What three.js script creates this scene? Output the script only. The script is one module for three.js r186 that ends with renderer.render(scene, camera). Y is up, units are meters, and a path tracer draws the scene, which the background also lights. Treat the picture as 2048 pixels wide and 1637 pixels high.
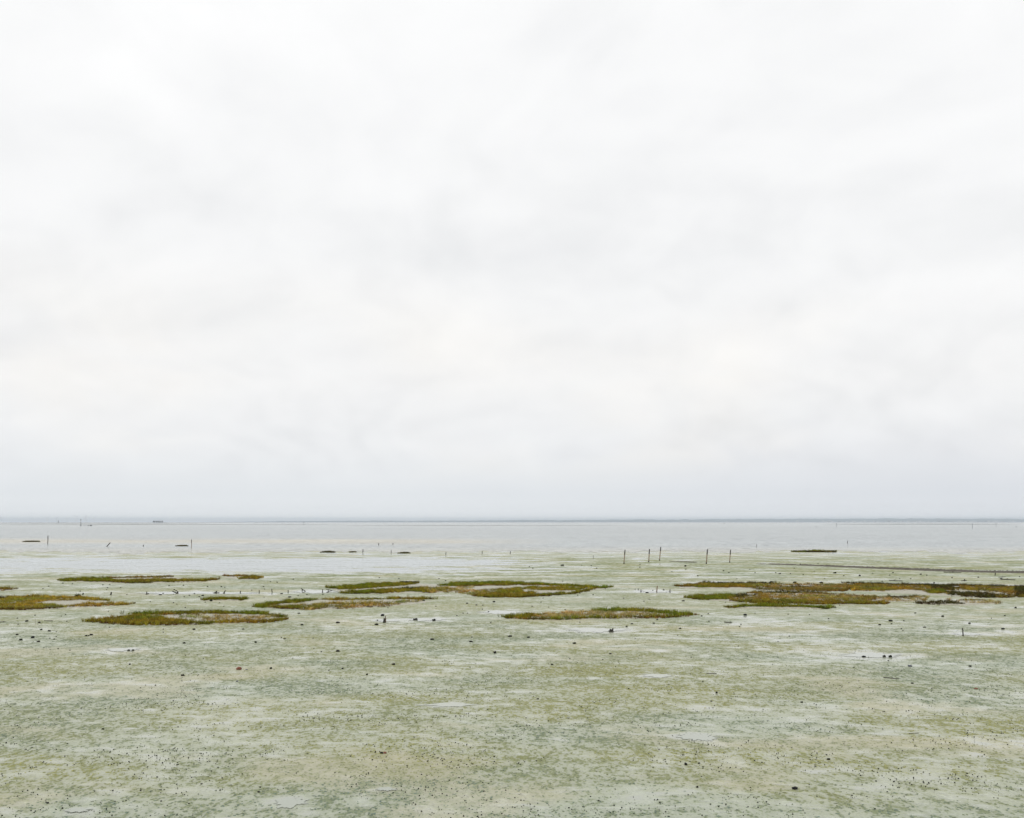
import * as THREE from 'three';
import { mergeGeometries, mergeVertices } from 'three/addons/utils/BufferGeometryUtils.js';

// ---------------------------------------------------------------- camera, sky, sun, exposure
const SRC_W = 2048, SRC_H = 1637, F = 1967, YH = 1045, EYE = 5;     // photograph size, focal length and horizon row in its pixels, eye height in metres
const scene = new THREE.Scene();
const camera = new THREE.PerspectiveCamera(THREE.MathUtils.radToDeg(2 * Math.atan(YH / F)), SRC_W / (2 * YH), 0.1, 120000);
camera.position.set(0, EYE, 0);
camera.lookAt(0, EYE, -100);
camera.setViewOffset(SRC_W, 2 * YH, 0, 0, SRC_W, SRC_H);            // a level view camera with the lens shifted up
camera.updateProjectionMatrix();
scene.add(camera);

const renderer = new THREE.WebGLRenderer({ antialias: true });
renderer.setSize(1024, 818);
renderer.toneMapping = THREE.LinearToneMapping;
renderer.toneMappingExposure = 1.0;
renderer.shadowMap.enabled = true;

// ---------------------------------------------------------------- noise and random numbers
function rng(seed) { let a = seed >>> 0; return () => { a = (a + 0x6D2B79F5) | 0; let t = Math.imul(a ^ (a >>> 15), 1 | a); t = (t + Math.imul(t ^ (t >>> 7), 61 | t)) ^ t; return ((t ^ (t >>> 14)) >>> 0) / 4294967296; }; }
const PERM = new Uint8Array(512), GX = new Float32Array(256), GY = new Float32Array(256);
{ const r = rng(77), p = [...Array(256).keys()]; for (let i = 255; i > 0; i--) { const j = Math.floor(r() * (i + 1)); [p[i], p[j]] = [p[j], p[i]]; } for (let i = 0; i < 512; i++) PERM[i] = p[i & 255]; for (let i = 0; i < 256; i++) { const a = r() * 6.2831853; GX[i] = Math.cos(a); GY[i] = Math.sin(a); } }
function noise(x, y) {
  const xf = Math.floor(x), yf = Math.floor(y), fx = x - xf, fy = y - yf, X = xf & 255, Y = yf & 255;
  const a = PERM[PERM[X] + Y], b = PERM[PERM[X + 1] + Y], c = PERM[PERM[X] + ((Y + 1) & 255)], d = PERM[PERM[X + 1] + ((Y + 1) & 255)];
  const u = fx * fx * fx * (fx * (fx * 6 - 15) + 10), v = fy * fy * fy * (fy * (fy * 6 - 15) + 10);
  const na = GX[a] * fx + GY[a] * fy, nb = GX[b] * (fx - 1) + GY[b] * fy, nc = GX[c] * fx + GY[c] * (fy - 1), nd = GX[d] * (fx - 1) + GY[d] * (fy - 1);
  const p = na + (nb - na) * u, q = nc + (nd - nc) * u;
  return (p + (q - p) * v) * 1.5;
}
function fbm(x, y, n) { let s = 0, a = 0.55; for (let i = 0; i < n; i++) { s += a * noise(x, y); x = x * 2.03 + 17.3; y = y * 2.03 - 9.1; a *= 0.52; } return s; }
const sstep = (a, b, x) => { const t = Math.min(1, Math.max(0, (x - a) / (b - a))); return t * t * (3 - 2 * t); };
const mix = (a, b, t) => a + (b - a) * t;
const toSRGB = (c) => 255 * (c <= 0.0031308 ? c * 12.92 : 1.055 * Math.pow(Math.max(c, 0), 1 / 2.4) - 0.055);
const SR = new Uint8Array(4097); for (let i = 0; i <= 4096; i++) SR[i] = Math.round(toSRGB(i / 4096));
const byte = (c) => SR[Math.max(0, Math.min(4096, Math.round(c * 4096)))];

// ---------------------------------------------------------------- sky: thin bright overcast
{
  const W = 2048, Hh = 1024, data = new Float32Array(W * Hh * 4);
  const stops = [[0, 1.45, 1.45, 1.44], [0.2, 1.4, 1.4, 1.39], [0.38, 1.11, 1.115, 1.12], [0.8, 0.925, 0.945, 0.96], [1.6, 0.845, 0.872, 0.895], [4, 0.885, 0.896, 0.908], [8, 0.925, 0.926, 0.925], [15, 0.932, 0.938, 0.943], [28, 0.96, 0.965, 0.97], [50, 1.07, 1.072, 1.075], [90, 1.2, 1.2, 1.2]];
  for (let r = 0; r < Hh; r++) {
    const el = ((r + 0.5) / Hh - 0.5) * 180, e = Math.max(0, el);
    let k = 0; while (k < stops.length - 2 && e > stops[k + 1][0]) k++;
    const t = Math.min(1, (e - stops[k][0]) / (stops[k + 1][0] - stops[k][0]));
    const base = [1, 2, 3].map((c) => mix(stops[k][c], stops[k + 1][c], t));
    for (let c = 0; c < W; c++) {
      const lon = ((c + 0.5) / W - 0.5) * 2 * Math.PI, x = Math.cos(lon), z = Math.sin(lon), ce = Math.cos(e * Math.PI / 180), se = Math.sin(e * Math.PI / 180);
      // cloud sheet at one height: nearer the horizon its patches flatten
      const px = 1.9 * x * ce / (se + 0.36), pz = 1.9 * z * ce / (se + 0.36);
      const wx = fbm(px * 0.8 + 3, pz * 0.8 + 8, 3), soft = fbm(px * 1.15 + wx * 0.9 + 20.4, pz * 1.15 + wx * 0.6 - 4.2, 5), fine = fbm(px * 3.6 + wx * 1.6, pz * 3.6 + 31, 6);
      const band = fbm(px * 0.45 - 11, pz * 0.45 + 6, 3);
      const fade = sstep(0.5, 5, e);
      let d = (soft * 0.07 + fine * 0.07 + band * 0.035) * fade * (1 - 0.3 * sstep(30, 70, e));
      if (d < 0) d *= 1.15; else d *= 0.75;
      const warm = sstep(-0.1, 0.35, band + soft * 0.3) * sstep(1.5, 4, e) * (1 - sstep(9, 16, e));
      const dim = 1 - 0.075 * sstep(-0.15, 0.45, x) * sstep(7, 1, e) * sstep(0.2, -0.6, z);
      const o = (r * W + c) * 4;
      data[o] = Math.max(0, base[0] * dim * (1 + d + 0.022 * warm)); data[o + 1] = Math.max(0, base[1] * dim * (1 + d * 0.96 + 0.006 * warm)); data[o + 2] = Math.max(0, base[2] * (0.25 + 0.75 * dim) * (1 + d * 0.90 - 0.02 * warm)); data[o + 3] = 1;
    }
  }
  const sky = new THREE.DataTexture(data, W, Hh, THREE.RGBAFormat, THREE.FloatType);
  sky.mapping = THREE.EquirectangularReflectionMapping; sky.magFilter = THREE.LinearFilter; sky.minFilter = THREE.LinearFilter; sky.wrapS = THREE.RepeatWrapping; sky.needsUpdate = true;
  scene.background = sky; scene.environment = sky;
}
const sun = new THREE.DirectionalLight(new THREE.Color(1, 0.97, 0.92), 1.4);
sun.position.set(-60, 130, 50); sun.target.position.set(0, 0, -60);
sun.castShadow = true; sun.shadow.radius = 45; sun.shadow.mapSize.set(2048, 2048);
Object.assign(sun.shadow.camera, { left: -120, right: 120, top: 120, bottom: -120, near: 1, far: 500 });
scene.add(sun, sun.target);
scene.fog = new THREE.FogExp2(new THREE.Color(0.81, 0.91, 1.0), 0.000026);

// ---------------------------------------------------------------- helpers for things
const used = {};
function numbered(name) { const n = used[name] ?? 0; used[name] = n + 1; return n ? `${name}_${String(n).padStart(3, '0')}` : name; }
const shade = (o) => o.traverse((m) => { if (m.isMesh) { m.castShadow = true; m.receiveShadow = true; } });
function top(o, name, label, category, extra = {}) { o.name = numbered(name); o.userData = { label, category, ...extra }; scene.add(o); shade(o); return o; }
function part(name, geo, mat, parent) { const m = new THREE.Mesh(geo, mat); m.name = name; m.castShadow = m.receiveShadow = true; parent.add(m); return m; }
const depthAt = (y) => EYE * F / (y - YH);
const ground = (x, y) => { const d = depthAt(y); return [(x - SRC_W / 2) / F * d, -d]; };   // where a point of the flat seen at that pixel lies
const toPixel = (X, Z) => [SRC_W / 2 + X / -Z * F, YH + EYE * F / -Z];
const lin = (r, g, b) => new THREE.Color().setRGB(r, g, b);
const std = (color, roughness, more = {}) => new THREE.MeshStandardMaterial({ color, roughness, ...more });

// ---------------------------------------------------------------- pools of standing water: centre and size in the photograph, label
const POOLS = [
  [1400, 1475, 96, 19, 'smooth oval pool in the right foreground of the mudflat'], [900, 1411, 128, 9, 'long narrow pool left of centre in the foreground'], [1316, 1352, 78, 10, 'pale shallow pool right of centre beside a dark stick'],
  [1190, 1261, 150, 12, 'pale pool around the dark driftwood root'], [1745, 1311, 160, 13, 'pool with three black stones lying in it'], [580, 1606, 82, 26, 'round dull pool at the bottom edge left of centre'],
  [1005, 1225, 110, 8, 'pale pool at the left tip of the long straw patch'], [248, 1300, 90, 10, 'small pool with a pair of black stones in it'], [1932, 1269, 80, 6, 'thin pool round the leaning brown stake'],
  [850, 1240, 95, 7, 'pale pool with two black stones beside the broken stump'], [775, 1242, 60, 6, 'small pool at the foot of the broken stump'], [1310, 1183, 84, 6, 'bluish pool round the three stumps right of centre'],
  [400, 1187, 350, 4.5, 'long thin strip of water along the left row of stumps'], [630, 1184, 130, 7, 'pool at the right end of the left row of stumps'], [155, 1622, 70, 12, 'dull pool in the bottom left corner'],
  [770, 1580, 50, 10, 'small beige pool at the bottom middle'], [1085, 1183.8, 84, 3.6, 'thin bright pool inside the ring of the central patch'], [985, 1176.5, 90, 2.6, 'sliver of bright water behind the central patch rim'], [132, 1208, 34, 3, 'sliver of water inside the yellow-green patch at left'],
];
const POOL_AT = POOLS.map(([cx, cy, w, h]) => { const [X, Z] = ground(cx, cy); return [X, -Z, w / 2 / F * -Z, (depthAt(cy - h / 2) - depthAt(cy + h / 2)) / 2]; });

// ---------------------------------------------------------------- the mudflat
// what lies at (x metres right, d metres out): out = [r, g, b, roughness, height, algae]
const cell = new Float32Array(6);
function flat(x, d, fine) {
  let near = 0; for (const p of POOL_AT) { const u = (x - p[0]) / p[2], v = (d - p[1]) / p[3]; if (u > -2.2 && u < 2.2 && v > -2.2 && v < 2.2) near = Math.max(near, 1.15 - 0.62 * Math.sqrt(u * u + v * v)); }
  const far = sstep(45, 110, d), wx = noise(x * 0.21, d * 0.21) * 1.1, skew = d + x * 0.16;
  const macro = fbm(x * 0.035 + 4, skew * 0.075 + 2, 3), mid = fbm(x * 0.20 + wx * 0.3 + 9, skew * 0.34 + wx * 0.2, 4);
  const streak = fbm(x * 1.2 + wx, skew * 1.5 + wx, 5), film = fbm(x * 1.25 + 90, skew * 4.4 + wx * 2, 4), tiny = fine ? noise(x * 9, d * 5.5) : 0, grit = fine ? noise(x * 23 + 5, d * 13) : 0;
  // big shallow sheet of standing water out on the left and wetter ground further off
  const sheet = Math.exp(-Math.pow((d - 117 - macro * 10) / 17, 2)) * sstep(14, -18, x + macro * 22);
  let wetness = streak * mix(0.62, 0.35, far) + mid * mix(0.36, 0.85, far) + macro * 0.24 + tiny * 0.05 + sheet * 1.1 + sstep(120, 160, d) * 0.20 + Math.max(0, film - 0.12) * 0.6 * (1 - far) + Math.max(0, near) * 0.45 - 0.03;
  const wet = sstep(-0.02, 0.30, wetness), flood = sstep(0.26, 0.48, wetness);
  const hue = fbm(x * 0.11 + 31, skew * 0.2 - 8, 3), sandy = sstep(0.10, 0.45, fbm(x * 0.14 - 14, skew * 0.24 + 3, 4) + 0.13 * sstep(27, 15, d) + 0.22 * sstep(135, 165, d));
  const growth = fbm(x * 2.3 + 50, skew * 1.9 + 7, 5);
  let algae = sstep(-0.16, 0.42, growth * 0.62 + mid * -0.35 + tiny * 0.55 + grit * 0.48 + hue * 0.10 + 0.07) * (1 - wet * 0.75) * (1 - sandy * 0.45);
  algae = Math.min(1, algae * (1 + 0.35 * far) * (1 - 0.72 * sstep(118, 158, d)));
  const ag = 0.12 + 0.78 * sstep(-0.6, 0.55, hue);
  let r = mix(0.338, 0.372, sandy), g = mix(0.345, 0.350, sandy), b = mix(0.252, 0.240, sandy);
  const v = 1 + 0.18 * tiny + 0.22 * grit + 0.07 * mid;
  r *= v * mix(0.93, 1, ag); g *= v; b *= v * mix(1.06, 0.97, ag);
  r = mix(r, mix(0.315, 0.085, far), flood * 0.85); g = mix(g, mix(0.328, 0.11, far), flood * 0.85); b = mix(b, mix(0.282, 0.115, far), flood * 0.85);
  const ar = mix(0.135, 0.184, ag), agr = mix(0.168, 0.190, ag), ab = mix(0.092, 0.056, ag), am = algae * mix(0.85, 0.9, far);
  r = mix(r, ar, am); g = mix(g, agr, am); b = mix(b, ab, am);
  cell[0] = r; cell[1] = g; cell[2] = b;
  cell[3] = mix(mix(0.50, 0.20, wet), 0.05, flood) + algae * 0.32;
  cell[4] = (1 - wet) * 0.5 + algae * (0.22 + 0.22 * tiny) + (1 - flood) * (0.10 * grit + 0.06 * tiny) + 0.2;
  cell[5] = algae;
  return cell;
}
function band(x0, x1, d0, d1, W, Hh, fine, bumpScale) {
  const col = new Uint8Array(W * Hh * 4), rou = new Uint8Array(W * Hh * 4), hei = new Uint8Array(W * Hh * 4);
  for (let j = 0; j < Hh; j++) for (let i = 0; i < W; i++) {
    const c = flat(mix(x0, x1, (i + 0.5) / W), mix(d0, d1, (j + 0.5) / Hh), fine), o = (j * W + i) * 4;
    col[o] = byte(c[0]); col[o + 1] = byte(c[1]); col[o + 2] = byte(c[2]);
    rou[o] = rou[o + 1] = rou[o + 2] = Math.round(255 * Math.min(1, Math.max(0.03, c[3])));
    hei[o] = hei[o + 1] = hei[o + 2] = Math.round(255 * Math.min(1, Math.max(0, c[4])));
    col[o + 3] = rou[o + 3] = hei[o + 3] = 255;
  }
  const tex = (data, srgb) => { const t = new THREE.DataTexture(data, W, Hh); t.wrapS = t.wrapT = THREE.MirroredRepeatWrapping; t.magFilter = THREE.LinearFilter; t.minFilter = THREE.LinearMipmapLinearFilter; t.generateMipmaps = true; if (srgb) t.colorSpace = THREE.SRGBColorSpace; t.needsUpdate = true; return t; };
  return new THREE.MeshPhysicalMaterial({ map: tex(col, true), roughnessMap: tex(rou), roughness: 1, bumpMap: tex(hei), bumpScale, ior: fine ? 1.42 : 1.34, specularIntensity: fine ? 0.9 : 0.5 });
}
const BANDS = [[-20, 20, 12, 34, 2048, 1024, true, 0.035], [-48, 48, 34, 90, 2048, 1024, true, 0.03], [-140, 140, 90, 290, 2048, 1024, false, 0.012]];
{
  const pos = [], uv = [], idx = [], groups = [];
  const quad = (xa, xb, da, db, ya, yb, b) => {
    const [x0, x1, d0, d1] = b, s = pos.length / 3;
    for (const [x, d, y] of [[xa, da, ya], [xb, da, ya], [xb, db, yb], [xa, db, yb]]) { pos.push(x, y, -d); uv.push((x - x0) / (x1 - x0), (d - d0) / (d1 - d0)); }
    idx.push(s, s + 1, s + 2, s, s + 2, s + 3);
  };
  BANDS.forEach((b, k) => { const s = idx.length; quad(-700, 700, k ? b[2] : -60, b[3], 0, 0, b); groups.push([s, idx.length - s, k]); });
  const s = idx.length, last = BANDS[2];
  quad(-700, 700, 290, 700, 0, -0.6, last); quad(-80000, -700, -60, 700, 0, -0.6, last); quad(700, 80000, -60, 700, 0, -0.6, last); quad(-80000, 80000, 700, 80000, -0.6, -0.6, last);
  const g = new THREE.BufferGeometry();
  g.setAttribute('position', new THREE.Float32BufferAttribute(pos, 3)); g.setAttribute('uv', new THREE.Float32BufferAttribute(uv, 2)); g.setIndex(idx); g.computeVertexNormals();
  for (const gr of groups) g.addGroup(...gr);
  g.addGroup(s, idx.length - s, 3);
  const mats = [...BANDS.map((b) => band(...b)), std(lin(0.30, 0.30, 0.25), 0.35)];
  top(new THREE.Mesh(g, mats), 'mudflat', 'wide wet tidal mudflat streaked with green algae and films of water', 'mudflat', { kind: 'structure' });
}

// ---------------------------------------------------------------- the sea beyond it
{
  const pos = [], uv = [], col = [], idx = [], NX = 520, rows = [];
  for (let j = 0; j <= 130; j++) rows.push(168 * Math.pow(80000 / 168, Math.pow(j / 130, 1.25)));
  rows.forEach((d0, j) => {
    for (let i = 0; i <= NX; i++) {
      const s = mix(-1.3, 1.3, i / NX), e = Math.pow(1 - Math.min(1, j / 10), 1);
      const d = d0 + e * (fbm(s * 14, 3.3, 3) * 16 + fbm(s * 110, 9.3, 4) * 14), x = s * d;
      pos.push(x, 0.012, -d); uv.push(x / 260, d / 260);
      // bed seen through the shallows: ochre sand banks, greyer water over mud
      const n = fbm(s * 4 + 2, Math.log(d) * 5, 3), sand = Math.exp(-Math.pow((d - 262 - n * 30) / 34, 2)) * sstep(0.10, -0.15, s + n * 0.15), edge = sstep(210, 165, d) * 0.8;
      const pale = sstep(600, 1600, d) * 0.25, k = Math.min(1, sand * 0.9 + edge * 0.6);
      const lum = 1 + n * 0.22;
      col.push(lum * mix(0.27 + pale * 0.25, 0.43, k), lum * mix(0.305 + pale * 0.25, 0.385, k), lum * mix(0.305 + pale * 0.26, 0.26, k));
    }
  });
  for (let j = 0; j < rows.length - 1; j++) for (let i = 0; i < NX; i++) { const a = j * (NX + 1) + i, b = a + NX + 1; idx.push(a, a + 1, b + 1, a, b + 1, b); }
  const g = new THREE.BufferGeometry();
  g.setAttribute('position', new THREE.Float32BufferAttribute(pos, 3)); g.setAttribute('uv', new THREE.Float32BufferAttribute(uv, 2)); g.setAttribute('color', new THREE.Float32BufferAttribute(col, 3)); g.setIndex(idx); g.computeVertexNormals();
  const N = 2048, hei = new Uint8Array(N * N * 4), rr = rng(5);
  const waves = []; for (let k = 0; k < 44; k++) { const fx = Math.round((rr() - 0.5) * 260), fy = Math.round(40 + rr() * 300) * (rr() < 0.5 ? -1 : 1); waves.push([fx, fy, rr() * 6.283, 30 / Math.hypot(fx, fy)]); }
  const tot = Math.sqrt(waves.reduce((a, w) => a + w[3] * w[3] / 2, 0));
  for (let j = 0; j < N; j++) for (let i = 0; i < N; i++) { let h = 0; for (const w of waves) h += w[3] * Math.sin((w[0] * i + w[1] * j) / N * 6.2831853 + w[2]); const o = (j * N + i) * 4; hei[o] = hei[o + 1] = hei[o + 2] = Math.max(0, Math.min(255, 128 + h / tot * 42)); hei[o + 3] = 255; }
  const t = new THREE.DataTexture(hei, N, N); t.wrapS = t.wrapT = THREE.RepeatWrapping; t.magFilter = THREE.LinearFilter; t.needsUpdate = true;
  const ch = new Uint8Array(N * N * 4); for (let j = 0; j < N; j++) for (let i = 0; i < N; i++) { const q = fbm((i + 90 * noise(i / 260 + 3, j / 190)) / 9, (j + 0.6 * i) / 120, 4), n = q * 0.4 + fbm(i / 150 + 4, j / 210, 3) * 0.10, v = byte(Math.min(1, 0.82 * (1 + n))), o = (j * N + i) * 4; ch[o] = ch[o + 1] = ch[o + 2] = v; ch[o + 3] = Math.round(255 * Math.min(1, Math.max(0.2, 0.66 * (1 + n * 1.2 + q * 1.5)))); }
  const gloss = new THREE.DataTexture(ch, N, N); gloss.wrapS = gloss.wrapT = THREE.MirroredRepeatWrapping; gloss.magFilter = THREE.LinearFilter; gloss.needsUpdate = true;
  const chop = gloss.clone(); chop.wrapS = chop.wrapT = THREE.MirroredRepeatWrapping; chop.magFilter = THREE.LinearFilter; chop.colorSpace = THREE.SRGBColorSpace; chop.needsUpdate = true;
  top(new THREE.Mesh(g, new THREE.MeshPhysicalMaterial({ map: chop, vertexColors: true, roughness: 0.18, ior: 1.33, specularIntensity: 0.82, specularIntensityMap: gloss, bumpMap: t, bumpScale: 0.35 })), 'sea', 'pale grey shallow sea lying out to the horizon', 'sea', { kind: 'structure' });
}

// ---------------------------------------------------------------- far shore, hills and the town at their foot
{
  const pos = [], col = [], idx = [], NX = 900, D = 68000, prof = [[0, -1], [0.08, 0.1], [0.3, 0.4], [0.6, 0.85], [1, 1], [1.5, 0.6]];
  const crest = (px) => Math.max(0, (sstep(330, 700, px) * 3.1 + sstep(700, 1250, px) * 1.9 + sstep(1100, 1720, px) * 2.4 - sstep(1850, 2250, px) * 1.6 + fbm(px * 0.006, 4, 4) * 1.1 * sstep(400, 800, px) + fbm(px * 0.05, 7, 3) * 0.35)) / F * D;
  for (let i = 0; i <= NX; i++) {
    const px = mix(250, 2700, i / NX), x = (px - 1024) / F * D;
    prof.forEach(([b, h], k) => { const c = crest(px); pos.push(x * (1 + b * 0.08), h < 0 ? -2 : c * h * (1 + (k > 1 ? noise(px * 0.08, k * 3.1) * 0.14 : 0)) + 1, -(D + b * 2800)); const w = 1 + noise(px * 0.12, k * 5) * 0.35; col.push(0.062 * w, 0.082 * w, 0.06 * w); });
  }
  const K = prof.length;
  for (let i = 0; i < NX; i++) for (let k = 0; k < K - 1; k++) { const a = i * K + k, b = a + K; idx.push(a, b, b + 1, a, b + 1, a + 1); }
  const g = new THREE.BufferGeometry(); g.setAttribute('position', new THREE.Float32BufferAttribute(pos, 3)); g.setAttribute('color', new THREE.Float32BufferAttribute(col, 3)); g.setIndex(idx); g.computeVertexNormals();
  top(new THREE.Mesh(g, std(0xffffff, 1, { vertexColors: true })), 'far_hills', 'low blue hazy hills along the far shore', 'hills', { kind: 'structure' });

  const r = rng(91), wall = new THREE.BoxGeometry(1, 0.62, 1); wall.translate(0, 0.31, 0);
  const roof = new THREE.CylinderGeometry(0.001, 0.76, 0.4, 4, 1); roof.rotateY(Math.PI / 4); roof.translate(0, 0.82, 0);
  const house = mergeGeometries([wall.toNonIndexed(), roof.toNonIndexed()]);
  const town = new THREE.InstancedMesh(house, std(0xffffff, 0.8), 260), m = new THREE.Matrix4(), q = new THREE.Quaternion(), c = new THREE.Color();
  for (let k = 0; k < 260; k++) {
    const px = r() < 0.75 ? mix(1650, 2010, r()) : mix(540, 2040, Math.pow(r(), 0.7)), d = 40000 + r() * 350, s = 14 + r() * 24;
    q.setFromAxisAngle(new THREE.Vector3(0, 1, 0), r() * 3.14); m.compose(new THREE.Vector3((px - 1024) / F * d, r() * 30, -d), q, new THREE.Vector3(s * 1.3, s * (0.7 + r() * 0.8), s)); town.setMatrixAt(k, m);
    const w = r() < 0.5 ? 0.8 : 0.16; town.setColorAt(k, c.setRGB(w, w * 0.98, w * 0.95));
  }
  top(town, 'shore_town', 'tiny pale houses of a far town at the foot of the hazy hills', 'town', { kind: 'stuff' });
}
// low banks left dry along the far water: (from, to, row in the photograph, rise, width, colour, label)
for (const [x0, x1, y, rise, wid, c, label] of [
  [-60, 700, 1050.3, 1.15, 70, [0.13, 0.135, 0.12], 'long thin grey mud bank on the far water at left'],
  [640, 1290, 1051.8, 0.75, 60, [0.15, 0.155, 0.14], 'thin grey mud bank on the far water at the middle'],
  [1640, 2040, 1049.4, 1.5, 90, [0.075, 0.085, 0.08], 'dark low bank on the far water below the far town'],
  [-60, 420, 1047.4, 2.2, 200, [0.12, 0.125, 0.12], 'farthest low grey bank under the wind turbines'],
]) {
  const pos = [], idx = [], N = 160, d = depthAt(y);
  for (let i = 0; i <= N; i++) { const t = i / N, x = (mix(x0, x1, t) - 1024) / F * d, e = Math.pow(Math.sin(Math.PI * t), 0.45) * (0.8 + 0.35 * fbm(t * 9, y, 3)); for (const [b, h] of [[-0.5, 0], [-0.15, 0.9], [0.1, 1], [0.5, 0]]) pos.push(x, h * rise * e - 0.15, -(d + b * wid * (0.4 + e))); }
  for (let i = 0; i < N; i++) for (let k = 0; k < 3; k++) { const a = i * 4 + k, b = a + 4; idx.push(a, b, b + 1, a, b + 1, a + 1); }
  const g = new THREE.BufferGeometry(); g.setAttribute('position', new THREE.Float32BufferAttribute(pos, 3)); g.setIndex(idx); g.computeVertexNormals();
  top(new THREE.Mesh(g, std(lin(...c), 0.7)), 'sandbank', label, 'bank', { kind: 'structure' });
}

// ---------------------------------------------------------------- pools of standing water on the mud: centre and size in the photograph
const poolMat = new THREE.MeshPhysicalMaterial({ color: lin(0.295, 0.318, 0.262), roughness: 0.06, ior: 1.42, specularIntensity: 0.9 });
POOLS.forEach(([cx, cy, w, h, label], k) => {
  const [X, Z] = ground(cx, cy), a = w / 2 / F * -Z, b = (depthAt(cy - h / 2) - depthAt(cy + h / 2)) / 2, sh = new THREE.Shape(), N = 220;
  for (let i = 0; i < N; i++) { const t = i / N * Math.PI * 2, n = 0.9 + 0.45 * fbm(Math.cos(t) * 1.4 + k * 7, Math.sin(t) * 1.4, 2) + 0.6 * fbm(Math.cos(t) * 3.5 + k * 3, Math.sin(t) * 3.5 + 9, 5), p = [Math.cos(t) * a * n * 0.8, Math.sin(t) * b * n * 0.8]; i ? sh.lineTo(...p) : sh.moveTo(...p); }
  const g = new THREE.ShapeGeometry(sh); g.rotateX(-Math.PI / 2);
  const o = new THREE.Mesh(g, poolMat); o.position.set(X, 0.006 + k * 0.0004, Z);
  top(o, 'pool', label, 'pool', { kind: 'structure' });
});

// ---------------------------------------------------------------- dark shingly line of the creek edge on the right
for (const [pts, label, half] of [
  [[[1515, 1128.5], [1600, 1131], [1686, 1134.5], [1786, 1138.5], [1886, 1142.5], [1960, 1144.5], [2070, 1146.5]], 'dark stony creek edge running across the mud at far right', 1.1],
  [[[1338, 1124], [1362, 1124.6], [1390, 1125.6]], 'short dark line of weed beside the tall posts', 0.45],
]) {
  const curve = new THREE.CatmullRomCurve3(pts.map(([x, y]) => { const [X, Z] = ground(x, y); return new THREE.Vector3(X, 0, Z); })), N = 900, pos = [], idx = [];
  const P = curve.getSpacedPoints(N);
  P.forEach((p, i) => {
    const t = i / N, q = P[Math.min(N, i + 1)], o = P[Math.max(0, i - 1)], dx = q.x - o.x, dz = q.z - o.z, l = Math.hypot(dx, dz), nx = -dz / l, nz = dx / l, thick = (0.35 + 0.65 * t) * sstep(0, 0.06, t), on = sstep(-0.35, 0.1, fbm(t * 40, 3, 3) + t * 0.3);
    for (const b of [-1, -0.5, 0, 0.5, 1]) { const h = Math.max(-0.02, (1 - b * b) * (0.05 + 0.12 * thick) * Math.min(1, half) * on * (1 + noise(t * 700, b * 3)) - 0.012); pos.push(p.x + nx * b * half * (0.4 + thick), h, p.z + nz * b * half * (0.4 + thick)); }
  });
  for (let i = 0; i < N; i++) for (let k = 0; k < 4; k++) { const a = i * 5 + k, b = a + 5; idx.push(a, a + 1, b + 1, a, b + 1, b); }
  const g = new THREE.BufferGeometry(); g.setAttribute('position', new THREE.Float32BufferAttribute(pos, 3)); g.setIndex(idx); g.computeVertexNormals();
  top(new THREE.Mesh(g, std(lin(0.085, 0.075, 0.055), 0.75)), 'creek_edge', label, 'creek edge', { kind: 'structure' });
}

// ---------------------------------------------------------------- patches of cordgrass
function bladeTuft(seed, n, h, w, spread, bend) {
  const r = rng(seed), pos = [], idx = [];
  for (let k = 0; k < n; k++) {
    const a = r() * 6.283, rad = Math.sqrt(r()) * spread, bx = Math.cos(a) * rad, bz = Math.sin(a) * rad, hh = h * (0.55 + r() * 0.6), out = bend * (0.3 + r()), la = a + (r() - 0.5) * 1.6, ox = Math.cos(la) * out, oz = Math.sin(la) * out, fa = r() * 3.14, wx = Math.cos(fa) * w / 2, wz = Math.sin(fa) * w / 2, s = pos.length / 3;
    pos.push(bx - wx, 0, bz - wz, bx + wx, 0, bz + wz, bx + ox * 0.35 - wx * 0.8, hh * 0.6, bz + oz * 0.35 - wz * 0.8, bx + ox * 0.35 + wx * 0.8, hh * 0.6, bz + oz * 0.35 + wz * 0.8, bx + ox, hh, bz + oz);
    idx.push(s, s + 1, s + 3, s, s + 3, s + 2, s + 2, s + 3, s + 4);
  }
  const g = new THREE.BufferGeometry(); g.setAttribute('position', new THREE.Float32BufferAttribute(pos, 3)); g.setIndex(idx); g.computeVertexNormals(); return g;
}
const tufts = [0, 1, 2].map((k) => bladeTuft(11 + k, 12, 0.21, 0.012, 0.07, 0.08)), stubs = [0, 1].map((k) => bladeTuft(41 + k, 9, 0.095, 0.016, 0.08, 0.05));
const reed = (q) => new THREE.MeshPhysicalMaterial({ color: 0xffffff, roughness: q, specularIntensity: 0.3, side: THREE.DoubleSide }), bladeMat = reed(0.75), deadMat = reed(0.9);
const moundTex = (() => { const N = 512, a = new Uint8Array(N * N * 4); for (let j = 0; j < N; j++) for (let i = 0; i < N; i++) { const n = fbm(i / 26, j / 26, 5), w = 0.9 + n * 0.6, wetv = sstep(0.15, 0.4, fbm(i / 60 + 7, j / 60, 3)), o = (j * N + i) * 4; a[o] = byte(mix(0.285, 0.33, wetv) * w); a[o + 1] = byte(mix(0.268, 0.33, wetv) * w); a[o + 2] = byte(mix(0.185, 0.27, wetv) * w); a[o + 3] = 255; } const t = new THREE.DataTexture(a, N, N); t.wrapS = t.wrapT = THREE.MirroredRepeatWrapping; t.magFilter = THREE.LinearFilter; t.colorSpace = THREE.SRGBColorSpace; t.needsUpdate = true; return t; })();
const moundMat = std(0xffffff, 0.4, { map: moundTex });
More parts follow.
